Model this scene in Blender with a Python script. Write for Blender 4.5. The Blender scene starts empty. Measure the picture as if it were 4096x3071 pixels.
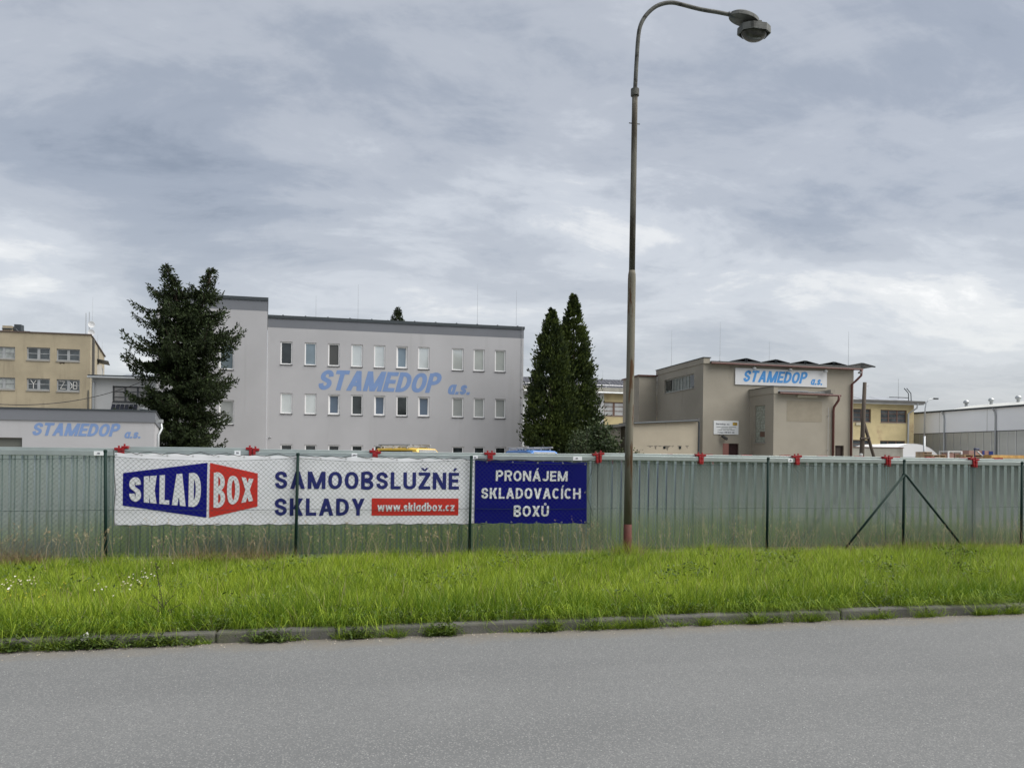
import bpy, bmesh, math, random
import numpy as np

# ------------------------------------------------------------------ camera, sky, sun, exposure
F_PX, CX, CY, ROLL, YAW, EYE = 3077.0, 2048.0, 1825.0, 0.011, math.radians(12), 1.62
scene = bpy.context.scene
COL = scene.collection
cam_data = bpy.data.cameras.new('camera')
cam = bpy.data.objects.new('camera', cam_data)
COL.objects.link(cam)
cam_data.sensor_fit = 'HORIZONTAL'
cam_data.sensor_width = 36.0
cam_data.lens = 36.0 * F_PX / 4096.0
cam_data.shift_y = (CY - 1535.5) / 4096.0
cam_data.clip_end = 6000.0
from mathutils import Matrix, Vector
cam.matrix_world = (Matrix.Translation((0, 0, EYE)) @ Matrix.Rotation(-YAW, 4, 'Z')
                    @ Matrix.Rotation(math.radians(90), 4, 'X') @ Matrix.Rotation(ROLL, 4, 'Z'))
scene.camera = cam

SUN_EL, SUN_AZ = math.radians(52), math.radians(118)     # azimuth clockwise from +Y (away from the camera)
sun_dir = Vector((math.sin(SUN_AZ) * math.cos(SUN_EL), math.cos(SUN_AZ) * math.cos(SUN_EL), math.sin(SUN_EL)))
sd = bpy.data.lights.new('sun', 'SUN')
sd.energy = 1.5
sd.angle = math.radians(70)
sd.color = (1.0, 0.965, 0.91)
sun = bpy.data.objects.new('sun', sd)
sun.rotation_euler = (-sun_dir).to_track_quat('-Z', 'Y').to_euler()
sun.location = (0, 0, 40)
COL.objects.link(sun)

scene.view_settings.view_transform = 'Standard'
scene.view_settings.look = 'None'
scene.view_settings.gamma = 1.0
scene.view_settings.exposure = 1.80
scene.render.engine = 'CYCLES'
scene.cycles.use_denoising = True
scene.cycles.max_bounces = 6
scene.cycles.transparent_max_bounces = 8

world = bpy.data.worlds.new('World')
scene.world = world
world.use_nodes = True


def build_world():
    nt = world.node_tree
    nt.nodes.clear()
    N, L = nt.nodes.new, nt.links.new
    out = N('ShaderNodeOutputWorld')
    bg = N('ShaderNodeBackground')
    bg.inputs['Strength'].default_value = 0.12
    sky = N('ShaderNodeTexSky')
    sky.sky_type = 'NISHITA'
    sky.sun_disc = False
    sky.sun_elevation = SUN_EL
    sky.sun_rotation = SUN_AZ
    sky.air_density = 1.0
    sky.dust_density = 2.0
    tc = N('ShaderNodeTexCoord')
    sep = N('ShaderNodeSeparateXYZ')
    L(tc.outputs['Generated'], sep.inputs[0])

    def math_(op, a, b=None, clamp=False):
        m = N('ShaderNodeMath')
        m.operation = op
        m.use_clamp = clamp
        for i, v in enumerate((a, b)):
            if v is None:
                continue
            if isinstance(v, (int, float)):
                m.inputs[i].default_value = v
            else:
                L(v, m.inputs[i])
        return m.outputs[0]
    zc = math_('ADD', math_('MAXIMUM', sep.outputs['Z'], 0.0), 0.20)
    px = math_('DIVIDE', sep.outputs['X'], zc)
    py = math_('DIVIDE', sep.outputs['Y'], zc)
    cmb = N('ShaderNodeCombineXYZ')
    L(px, cmb.inputs[0])
    L(py, cmb.inputs[1])

    def noise(scale, detail, rough, dist, off, sx=1.0, sy=1.0, rz=0.0):
        mp = N('ShaderNodeMapping')
        mp.inputs['Location'].default_value = off
        mp.inputs['Scale'].default_value = (sx, sy, 1)
        mp.inputs['Rotation'].default_value = (0, 0, rz)
        L(cmb.outputs[0], mp.inputs[0])
        n = N('ShaderNodeTexNoise')
        n.inputs['Scale'].default_value = scale
        n.inputs['Detail'].default_value = detail
        n.inputs['Roughness'].default_value = rough
        n.inputs['Distortion'].default_value = dist
        L(mp.outputs[0], n.inputs['Vector'])
        return n.outputs['Fac']
    big = noise(0.55, 3, 0.5, 0.2, (6.9, 11.2, 0), 1.0, 1.0, 0.5)
    mid = noise(1.35, 10, 0.60, 0.35, (14.2, 7.9, 0), 0.85, 1.2, 0.25)
    wisp = noise(4.0, 10, 0.66, 0.6, (1.3, 9.2, 0), 0.75, 1.2, 0.55)
    v = math_('ADD', math_('ADD', math_('MULTIPLY', big, 0.55), math_('MULTIPLY', mid, 0.62)),
              math_('MULTIPLY', wisp, 0.20))
    ramp = N('ShaderNodeValToRGB')
    cr = ramp.color_ramp
    cr.interpolation = 'EASE'
    cr.elements[0].position = 0.53
    cr.elements[0].color = (0.245, 0.278, 0.335, 1)
    cr.elements[1].position = 0.90
    cr.elements[1].color = (1.0, 0.985, 0.96, 1)
    for p, c in ((0.62, (0.345, 0.378, 0.437, 1)), (0.70, (0.455, 0.482, 0.53, 1)), (0.775, (0.58, 0.605, 0.645, 1)), (0.84, (0.78, 0.785, 0.785, 1))):
        e = cr.elements.new(p)
        e.color = c
    L(v, ramp.inputs[0])
    # paler, slightly warm cloud low over the horizon, the same all round
    hz = N('ShaderNodeMapRange')
    hz.inputs['From Min'].default_value = 0.0
    hz.inputs['From Max'].default_value = 0.30
    hz.inputs['To Min'].default_value = 0.50
    hz.inputs['To Max'].default_value = 0.0
    L(sep.outputs['Z'], hz.inputs['Value'])
    mixh = N('ShaderNodeMix')
    mixh.data_type = 'RGBA'
    L(hz.outputs[0], mixh.inputs['Factor'])
    L(ramp.outputs[0], mixh.inputs['A'])
    mixh.inputs['B'].default_value = (0.70, 0.695, 0.68, 1)
    # scale cloud radiance to the sky's own level, then let a little blue sky through
    sc = N('ShaderNodeVectorMath')
    sc.operation = 'SCALE'
    L(mixh.outputs['Result'], sc.inputs[0])
    sc.inputs['Scale'].default_value = 2.48
    mixs = N('ShaderNodeMix')
    mixs.data_type = 'RGBA'
    mixs.inputs['Factor'].default_value = 0.06
    L(sc.outputs[0], mixs.inputs['A'])
    L(sky.outputs[0], mixs.inputs['B'])
    L(mixs.outputs['Result'], bg.inputs['Color'])
    L(bg.outputs[0], out.inputs[0])


build_world()

# ------------------------------------------------------------------ helpers
rng = random.Random(7)
C_, S_ = math.cos(YAW), math.sin(YAW)


def ray(x, y):
    dx, dy = x - CX, y - CY
    u = (dx * math.cos(ROLL) + dy * math.sin(ROLL)) / F_PX
    v = (-dx * math.sin(ROLL) + dy * math.cos(ROLL)) / F_PX
    return (u * C_ + S_, -u * S_ + C_, -v)


def at_y(x, y, T):
    d = ray(x, y)
    k = T / d[1]
    return Vector((d[0] * k, T, EYE + d[2] * k))


def at_x(x, y, X):
    d = ray(x, y)
    k = X / d[0]
    return Vector((X, d[1] * k, EYE + d[2] * k))


def at_z(x, y, Z):
    d = ray(x, y)
    k = (Z - EYE) / d[2]
    return Vector((d[0] * k, d[1] * k, Z))


ORIGIN = {}


def tag(o, label=None, cat=None, group=None, kind=None):
    if label:
        o['label'] = label
    if cat:
        o['category'] = cat
    if group:
        o['group'] = group
    if kind:
        o['kind'] = kind
    return o


def thing(name, label, cat, loc, group=None, rz=0.0):
    o = bpy.data.objects.new(name, None)
    o.empty_display_size = 0.3
    COL.objects.link(o)
    o.location = loc
    o.rotation_euler = (0, 0, rz)
    ORIGIN[o] = (Vector(loc), rz)
    return tag(o, label, cat, group)


def link_mesh(name, me, mat, parent=None):
    o = bpy.data.objects.new(name, me)
    COL.objects.link(o)
    if mat is not None and not me.materials:
        for m in (mat if isinstance(mat, (list, tuple)) else [mat]):
            me.materials.append(m)
    if parent is not None:
        o.parent = parent
        ORIGIN[o] = ORIGIN[parent]
    else:
        ORIGIN[o] = (Vector((0, 0, 0)), 0.0)
    return o


class MB:
    """collects shapes in world coordinates; build() links them as one mesh object"""

    def __init__(self, local=False):
        self.v, self.f, self.m, self.local = [], [], [], local

    def add(self, verts, faces, mi=0):
        b = len(self.v)
        self.v += [tuple(p) for p in verts]
        self.f += [tuple(b + i for i in f) for f in faces]
        self.m += [mi] * len(faces)
        return self

    def box(self, x0, x1, y0, y1, z0, z1, mi=0):
        if x0 > x1: x0, x1 = x1, x0
        if y0 > y1: y0, y1 = y1, y0
        if z0 > z1: z0, z1 = z1, z0
        v = [(x0, y0, z0), (x1, y0, z0), (x1, y1, z0), (x0, y1, z0), (x0, y0, z1), (x1, y0, z1), (x1, y1, z1), (x0, y1, z1)]
        return self.hexa(v, mi)

    def hexa(self, v, mi=0):
        return self.add(v, [(3, 2, 1, 0), (4, 5, 6, 7), (0, 1, 5, 4), (1, 2, 6, 5), (2, 3, 7, 6), (3, 0, 4, 7)], mi)

    def prism(self, poly, h0, h1, fn, mi=0):
        """poly: 2-D points, fn(a,b,h) -> xyz"""
        n = len(poly)
        v = [fn(a, b, h0) for a, b in poly] + [fn(a, b, h1) for a, b in poly]
        f = [tuple(range(n - 1, -1, -1)), tuple(range(n, 2 * n))]
        f += [(i, (i + 1) % n, n + (i + 1) % n, n + i) for i in range(n)]
        return self.add(v, f, mi)

    def tube(self, pts, r, n=8, caps=True, mi=0):
        pts = [Vector(p) for p in pts]
        rs = r if isinstance(r, (list, tuple)) else [r] * len(pts)
        rings = []
        ref = None
        for i, p in enumerate(pts):
            a = pts[max(i - 1, 0)]
            b = pts[min(i + 1, len(pts) - 1)]
            d = (b - a)
            d = d.normalized() if d.length > 1e-9 else Vector((0, 0, 1))
            if ref is None:
                ref = Vector((1, 0, 0)) if abs(d.x) < 0.8 else Vector((0, 1, 0))
            x = ref - d * ref.dot(d)
            if x.length < 1e-4:
                x = Vector((0, 1, 0)) - d * d.y
            x.normalize()
            ref = x
            y = d.cross(x)
            rings.append([p + (x * math.cos(2 * math.pi * k / n) + y * math.sin(2 * math.pi * k / n)) * rs[i] for k in range(n)])
        v = [q for rg in rings for q in rg]
        f = []
        for i in range(len(rings) - 1):
            for k in range(n):
                f.append((i * n + k, i * n + (k + 1) % n, (i + 1) * n + (k + 1) % n, (i + 1) * n + k))
        if caps:
            f.append(tuple(range(n - 1, -1, -1)))
            f.append(tuple((len(rings) - 1) * n + k for k in range(n)))
        return self.add(v, f, mi)

    def lathe(self, prof, c, n=16, mi=0):
        """prof: (r, z) list"""
        v, f = [], []
        for r, z in prof:
            for k in range(n):
                a = 2 * math.pi * k / n
                v.append((c[0] + r * math.cos(a), c[1] + r * math.sin(a), c[2] + z))
        for i in range(len(prof) - 1):
            for k in range(n):
                f.append((i * n + k, i * n + (k + 1) % n, (i + 1) * n + (k + 1) % n, (i + 1) * n + k))
        return self.add(v, f, mi)

    def build(self, name, mat, parent=None, smooth=False, bevel=0.0):
        me = bpy.data.meshes.new(name)
        vs = self.v
        if parent is not None and not self.local:
            o, rz = ORIGIN[parent]
            c, s = math.cos(-rz), math.sin(-rz)
            vs = [((x - o.x) * c - (y - o.y) * s, (x - o.x) * s + (y - o.y) * c, z - o.z) for x, y, z in vs]
        me.from_pydata(vs, [], self.f)
        if any(self.m):
            me.polygons.foreach_set('material_index', self.m)
        if smooth:
            me.polygons.foreach_set('use_smooth', [True] * len(self.f))
        me.update()
        ob = link_mesh(name, me, mat, parent)
        if bevel:
            b = ob.modifiers.new('bevel', 'BEVEL')
            b.width = bevel
            b.segments = 2
            b.limit_method = 'ANGLE'
        return ob


def copy_tree(o, parent=None):
    c = o.copy()
    COL.objects.link(c)
    c.parent = parent
    ORIGIN[c] = ORIGIN[o]
    for ch in list(o.children):
        copy_tree(ch, c)
    return c


class Plane:
    """a vertical wall plane: o + d*a, outward normal n"""

    def __init__(self, o, d, n):
        self.o, self.d, self.n = Vector((o[0], o[1], 0)), Vector((d[0], d[1], 0)).normalized(), Vector((n[0], n[1], 0)).normalized()

    def P(self, a, z, h=0.0):
        p = self.o + self.d * a + self.n * h
        return (p.x, p.y, z)

    def px(self, x, y):
        r = Vector(ray(x, y))
        k = self.o.dot(self.n) / (r.x * self.n.x + r.y * self.n.y)
        p = r * k
        return ((p - self.o).dot(self.d), EYE + p.z)

    def rect(self, x0, y0, x1, y1):
        """a pixel rectangle as (a0, a1, z0, z1) on the plane"""
        xm, ym = (x0 + x1) / 2, (y0 + y1) / 2
        return (self.px(x0, ym)[0], self.px(x1, ym)[0], self.px(xm, y1)[1], self.px(xm, y0)[1])

    def box(self, mb, a0, a1, z0, z1, h0, h1, mi=0):
        if a0 > a1: a0, a1 = a1, a0
        v = [self.P(a0, z0, h0), self.P(a1, z0, h0), self.P(a1, z0, h1), self.P(a0, z0, h1),
             self.P(a0, z1, h0), self.P(a1, z1, h0), self.P(a1, z1, h1), self.P(a0, z1, h1)]
        return mb.hexa(v, mi)

    def wall(self, mb, a0, a1, z0, z1, holes=(), reveal=0.15):
        A = sorted(set([a0, a1] + [v for h in holes for v in h[:2] if a0 < v < a1]))
        Z = sorted(set([z0, z1] + [v for h in holes for v in h[2:4] if z0 < v < z1]))
        for i in range(len(A) - 1):
            for j in range(len(Z) - 1):
                ca, cz = (A[i] + A[i + 1]) / 2, (Z[j] + Z[j + 1]) / 2
                if any(h[0] < ca < h[1] and h[2] < cz < h[3] for h in holes):
                    continue
                mb.add([self.P(A[i], Z[j]), self.P(A[i + 1], Z[j]), self.P(A[i + 1], Z[j + 1]), self.P(A[i], Z[j + 1])], [(0, 1, 2, 3)])
        for h in holes:
            b0, b1, c0, c1 = h[:4]
            for (p, q) in (((b0, c0), (b1, c0)), ((b1, c0), (b1, c1)), ((b1, c1), (b0, c1)), ((b0, c1), (b0, c0))):
                mb.add([self.P(*p), self.P(*q), self.P(q[0], q[1], -reveal), self.P(p[0], p[1], -reveal)], [(0, 1, 2, 3)])
        return mb


# ------------------------------------------------------------------ materials
MATS = {}


def mat(name, col, rough=0.7, metal=0.0, var=0.0, vscale=3.0, bump=0.0, bscale=80.0, stain=None, spec=0.5,
        stretch=(1, 1, 1), streak=None, coat=0.0):
    """procedural surface: base colour, soft tonal variation, optional stains / vertical streaks, fine relief"""
    if name in MATS:
        return MATS[name]
    m = bpy.data.materials.new(name)
    m.use_nodes = True
    nt = m.node_tree
    N, L = nt.nodes.new, nt.links.new
    b = nt.nodes['Principled BSDF']
    b.inputs['Roughness'].default_value = rough
    b.inputs['Metallic'].default_value = metal
    b.inputs['Specular IOR Level'].default_value = spec
    b.inputs['Coat Weight'].default_value = coat
    col = tuple(col) + (1,)
    geo = N('ShaderNodeNewGeometry')

    def noise(scale, detail=5, st=(1, 1, 1), rough_=0.55):
        mp = N('ShaderNodeMapping')
        mp.inputs['Scale'].default_value = st
        L(geo.outputs['Position'], mp.inputs[0])
        n = N('ShaderNodeTexNoise')
        n.inputs['Scale'].default_value = scale
        n.inputs['Detail'].default_value = detail
        n.inputs['Roughness'].default_value = rough_
        L(mp.outputs[0], n.inputs['Vector'])
        return n.outputs['Fac']

    def ramp(fac, p0, p1):
        r = N('ShaderNodeMapRange')
        r.interpolation_type = 'SMOOTHSTEP'
        r.inputs['From Min'].default_value = p0
        r.inputs['From Max'].default_value = p1
        L(fac, r.inputs['Value'])
        return r.outputs[0]

    def mix(fac, a, bb):
        x = N('ShaderNodeMix')
        x.data_type = 'RGBA'
        if isinstance(fac, float):
            x.inputs['Factor'].default_value = fac
        else:
            L(fac, x.inputs['Factor'])
        for nm, val in (('A', a), ('B', bb)):
            if isinstance(val, tuple):
                x.inputs[nm].default_value = val
            else:
                L(val, x.inputs[nm])
        return x.outputs['Result']
    cur = col
    if var:
        lo = tuple(c * (1 - var) for c in col[:3]) + (1,)
        hi = tuple(min(1, c * (1 + var)) for c in col[:3]) + (1,)
        cur = mix(ramp(noise(vscale, 6, stretch), 0.3, 0.7), lo, hi)
    if stain:
        scol, p0, p1, ss, st = stain
        cur = mix(ramp(noise(ss, 6, st, 0.62), p0, p1), cur, tuple(scol) + (1,))
    if streak:
        scol, p0, p1, ss, st = streak
        cur = mix(ramp(noise(ss, 5, st, 0.6), p0, p1), cur, tuple(scol) + (1,))
    if isinstance(cur, tuple):
        b.inputs['Base Color'].default_value = cur
    else:
        L(cur, b.inputs['Base Color'])
    if bump:
        bp = N('ShaderNodeBump')
        bp.inputs['Strength'].default_value = bump
        bp.inputs['Distance'].default_value = 0.02
        L(noise(bscale, 4), bp.inputs['Height'])
        L(bp.outputs[0], b.inputs['Normal'])
    if metal > 0.5:
        rr = N('ShaderNodeMapRange')
        rr.inputs['To Min'].default_value = rough * 0.9
        rr.inputs['To Max'].default_value = min(1, rough * 1.12)
        L(noise(6.0, 4), rr.inputs['Value'])
        L(rr.outputs[0], b.inputs['Roughness'])
    MATS[name] = m
    return m


def leaf_mat(name, col, col2, trans=0.25, rough=0.55):
    """foliage: per-leaf tint stored on the mesh blends two colours of the plant"""
    m = bpy.data.materials.new(name)
    m.use_nodes = True
    nt = m.node_tree
    N, L = nt.nodes.new, nt.links.new
    b = nt.nodes['Principled BSDF']
    at = N('ShaderNodeAttribute')
    at.attribute_name = 'tint'
    mx = N('ShaderNodeMix')
    mx.data_type = 'RGBA'
    mx.inputs['A'].default_value = tuple(col) + (1,)
    mx.inputs['B'].default_value = tuple(col2) + (1,)
    L(at.outputs['Fac'], mx.inputs['Factor'])
    L(mx.outputs['Result'], b.inputs['Base Color'])
    b.inputs['Roughness'].default_value = rough
    b.inputs['Specular IOR Level'].default_value = 0.3
    tr = N('ShaderNodeBsdfTranslucent')
    L(mx.outputs['Result'], tr.inputs['Color'])
    ms = N('ShaderNodeMixShader')
    ms.inputs[0].default_value = trans
    L(b.outputs[0], ms.inputs[1])
    L(tr.outputs[0], ms.inputs[2])
    L(ms.outputs[0], nt.nodes['Material Output'].inputs['Surface'])
    return m


M_galv = mat('galvanised_sheet', (0.62, 0.70, 0.695), 0.185, 0.88, 0.04, 1.3)
M_rail = mat('galvanised_rail', (0.42, 0.47, 0.46), 0.42, 0.75, 0.06, 4.0)
M_red = mat('red_bracket_paint', (0.25, 0.004, 0.007), 0.42, 0, 0.08, 20)
M_green = mat('green_fence_coating', (0.004, 0.020, 0.016), 0.6, 0, 0.1, 8, spec=0.2)
M_wire = mat('green_wire_coating', (0.012, 0.03, 0.026), 0.5)
M_black = mat('black_cord', (0.01, 0.01, 0.011), 0.6)
M_white_vinyl = mat('white_vinyl', (0.80, 0.81, 0.86), 0.5, 0, 0.025, 2.0, 0.03, 6)
M_blue_vinyl = mat('blue_vinyl', (0.004, 0.004, 0.165), 0.5, 0, 0.08, 2.0, spec=0.12,
                   streak=((0.03, 0.05, 0.30), 0.66, 0.80, 9, (2.2, 1, 0.5)))
M_navy = mat('navy_print', (0.008, 0.012, 0.155), 0.5)
M_redprint = mat('red_print', (0.60, 0.022, 0.012), 0.5)
M_whiteprint = mat('white_print', (0.76, 0.77, 0.81), 0.5)
M_sticker = mat('white_sticker', (0.8, 0.82, 0.84), 0.5)
M_grey_wall = mat('grey_plaster', (0.395, 0.395, 0.408), 0.9, 0, 0.05, 0.3, 0.15, 14,
                  streak=((0.345, 0.345, 0.352), 0.56, 0.82, 1.0, (1.2, 1.2, 0.10)))
M_grey_fascia = mat('dark_grey_plaster', (0.155, 0.165, 0.185), 0.85, 0, 0.05, 0.4, 0.1, 14)
M_coping = mat('dark_metal_coping', (0.045, 0.055, 0.062), 0.5, 0.2)
M_signblue = mat('painted_sign_blue', (0.165, 0.255, 0.46), 0.8, 0, 0.04, 2)
M_boardblue = mat('board_sign_blue', (0.06, 0.27, 0.62), 0.6)
M_beige = mat('ochre_plaster', (0.345, 0.298, 0.21), 0.92, 0, 0.10, 0.6, 0.25, 6,
              streak=((0.255, 0.218, 0.155), 0.52, 0.78, 1.6, (1.3, 1.3, 0.16)))
M_brown = mat('brown_render', (0.312, 0.286, 0.236), 0.95, 0, 0.07, 0.5, 0.2, 8,
              streak=((0.155, 0.14, 0.12), 0.60, 0.85, 1.1, (0.8, 0.8, 0.22)))
M_brown_light = mat('pale_brown_render', (0.40, 0.355, 0.275), 0.95, 0, 0.06, 0.7, 0.2, 8,
                    streak=((0.18, 0.165, 0.14), 0.60, 0.78, 1.4, (0.9, 0.9, 0.22)))
M_yellow = mat('yellow_render', (0.46, 0.385, 0.215), 0.95, 0, 0.10, 0.6, 0.25, 6,
               stain=((0.36, 0.27, 0.16), 0.56, 0.74, 0.5, (1, 1, 1)))
M_offwhite = mat('off_white_render', (0.46, 0.47, 0.47), 0.9, 0, 0.06, 0.5)
M_concrete = mat('concrete', (0.33, 0.32, 0.28), 0.95, 0, 0.12, 0.9, 0.2, 10,
                 stain=((0.2, 0.19, 0.165), 0.55, 0.75, 0.9, (1, 1, 0.5)))
M_frame = mat('white_window_frame', (0.78, 0.78, 0.78), 0.5)
M_frame_old = mat('grey_window_frame', (0.30, 0.315, 0.325), 0.7, 0, 0.1, 3)
M_frame_brown = mat('brown_window_frame', (0.13, 0.075, 0.055), 0.7)
M_sill = mat('dark_sill', (0.035, 0.035, 0.037), 0.6)
M_sill_old = mat('grey_stone_sill', (0.27, 0.26, 0.235), 0.9)
G_dark = mat('dark_glass', (0.03, 0.036, 0.038), 0.05, 0.25, 0.4, 1.2, spec=0.8)
G_grey = mat('grey_insect_screen', (0.07, 0.072, 0.07), 0.25, spec=0.5)
G_blue = mat('blue_grey_blind_glass', (0.22, 0.275, 0.31), 0.06, 0.35, 0.15, 0.6, spec=0.9)
G_navy = mat('shaded_blind_glass', (0.085, 0.115, 0.155), 0.08, spec=0.9)
G_white = mat('white_blind_glass', (0.60, 0.63, 0.625), 0.06, 0.45, 0.12, 0.5, spec=0.9)
G_old = mat('old_workshop_glass', (0.05, 0.06, 0.065), 0.12, spec=0.8, var=0.4, vscale=1.5)
G_block = mat('glass_block', (0.33, 0.36, 0.31), 0.15, spec=0.8, var=0.25, vscale=6)
M_gutter = mat('red_brown_gutter', (0.085, 0.024, 0.017), 0.5, 0, 0.1, 3)
M_zinc = mat('zinc_pipe', (0.42, 0.44, 0.45), 0.45, 0.6)
M_darkroof = mat('dark_metal_roof', (0.06, 0.062, 0.075), 0.55, 0.1, 0.08, 1.0)
M_felt = mat('roof_felt', (0.10, 0.10, 0.095), 0.9, 0, 0.1, 1)
M_panel = mat('solar_glass', (0.015, 0.018, 0.028), 0.35, spec=0.25)
M_alu = mat('aluminium', (0.55, 0.56, 0.57), 0.35, 0.8)
M_wood = mat('weathered_wood', (0.06, 0.047, 0.036), 0.9, 0, 0.25, 6, 0.3, 20, stretch=(1, 1, 0.1))
M_palletwood = mat('pallet_wood', (0.32, 0.22, 0.125), 0.9, 0, 0.25, 3)
M_bark = mat('bark', (0.06, 0.045, 0.033), 0.95, 0, 0.3, 5, 0.4, 20)
M_rubber = mat('tyre_rubber', (0.012, 0.012, 0.012), 0.85)

NEEDLE = leaf_mat('spruce_needles', (0.008, 0.015, 0.005), (0.034, 0.054, 0.012), 0.05, 0.8)
THUJA = leaf_mat('thuja_scales', (0.011, 0.022, 0.006), (0.085, 0.115, 0.022), 0.12, 0.7)
SHRUBLEAF = leaf_mat('shrub_leaves', (0.020, 0.036, 0.014), (0.085, 0.115, 0.045), 0.2, 0.55)
GRASS = leaf_mat('grass_blades', (0.075, 0.155, 0.009), (0.42, 0.525, 0.052), 0.30, 0.42)
STRAW = leaf_mat('dry_stalks', (0.22, 0.165, 0.09), (0.44, 0.36, 0.22), 0.2, 0.7)
WEED = leaf_mat('weed_leaves', (0.04, 0.075, 0.014), (0.13, 0.18, 0.04), 0.2, 0.65)
DARKWEED = leaf_mat('dark_weed', (0.035, 0.03, 0.02), (0.07, 0.08, 0.035), 0.1, 0.7)


def cards(name, P, D, W, mat_, parent=None, tint=None, shape='diamond', origin=None):
    """many small leaf faces as one mesh: base points P, length vectors D, half-width vectors W (N x 3)"""
    P, D, W = (np.asarray(a, float) for a in (P, D, W))
    n = len(P)
    if parent is not None:
        P = P - np.array(ORIGIN[parent][0])
    if shape == 'diamond':
        V = np.stack([P, P + D * 0.45 + W, P + D, P + D * 0.45 - W], 1).reshape(-1, 3)
        k = 4
    else:
        V = np.stack([P - W, P + W, P + D * 0.55 + W * 0.8, P + D * 0.55 - W * 0.8], 1).reshape(-1, 3)
        k = 4
    me = bpy.data.meshes.new(name)
    me.vertices.add(n * k)
    me.vertices.foreach_set('co', V.ravel())
    me.loops.add(n * k)
    me.loops.foreach_set('vertex_index', np.arange(n * k))
    me.polygons.add(n)
    me.polygons.foreach_set('loop_start', np.arange(n) * k)
    me.polygons.foreach_set('loop_total', np.full(n, k))
    me.update()
    a = me.attributes.new('tint', 'FLOAT', 'POINT')
    a.data.foreach_set('value', np.repeat(np.asarray(tint, float), k))
    return link_mesh(name, me, mat_, parent)


def unit(a):
    return a / np.maximum(np.linalg.norm(a, axis=1, keepdims=True), 1e-9)


def text(body, name, parent, material, plane, a0, a1, zb, cap, h=0.004, bold=0.03, shear=0.0, warp=None, align=None):
    """flat lettering on a wall plane: width a0..a1, baseline zb, cap height cap; warp(a,z)->(a,z,h) bends it"""
    c = bpy.data.curves.new('lettering', 'FONT')
    c.body = body
    c.size = 1.0
    c.shear = shear
    c.offset = bold
    c.resolution_u = 4
    o = bpy.data.objects.new('lettering', c)
    COL.objects.link(o)
    dg = bpy.context.evaluated_depsgraph_get()
    dg.update()
    me = bpy.data.meshes.new_from_object(o.evaluated_get(dg))
    bpy.data.objects.remove(o)
    xs = [v.co.x for v in me.vertices]
    x0, x1 = min(xs), max(xs)
    CAPH = 0.690 + 2 * bold
    og, rz = ORIGIN[parent] if parent is not None else (Vector((0, 0, 0)), 0)
    for v in me.vertices:
        a = a0 + (v.co.x - x0) / (x1 - x0) * (a1 - a0)
        z = zb + (v.co.y + bold) / CAPH * cap
        hh = h
        if warp:
            a, z, dh = warp(a, z)
            hh += dh
        v.co = Vector(plane.P(a, z, hh)) - og
    me.update()
    me.name = name
    return link_mesh(name, me, material, parent)


GW = {'A': .92, 'B': .80, 'C': .84, 'D': .82, 'E': .70, 'H': .90, 'I': .0, 'J': .70, 'K': .84, 'L': .66, 'M': 1.12, 'N': .90, 'O': .88,
      'P': .79, 'R': .82, 'S': .78, 'T': .80, 'U': .84, 'V': .88, 'X': .84, 'Y': .84, 'Z': .78, 'a': .62, 'b': .64, 'c': .58, 'd': .64,
      'k': .60, 'l': .0, 'o': .64, 's': .55, 'w': .94, 'x': .60, 'z': .54, '.': .0}
ACC = {'Ž': ('Z', 'caron'), 'É': ('E', 'acute'), 'Á': ('A', 'acute'), 'Í': ('I', 'acute'), 'Ů': ('U', 'ring')}


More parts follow.
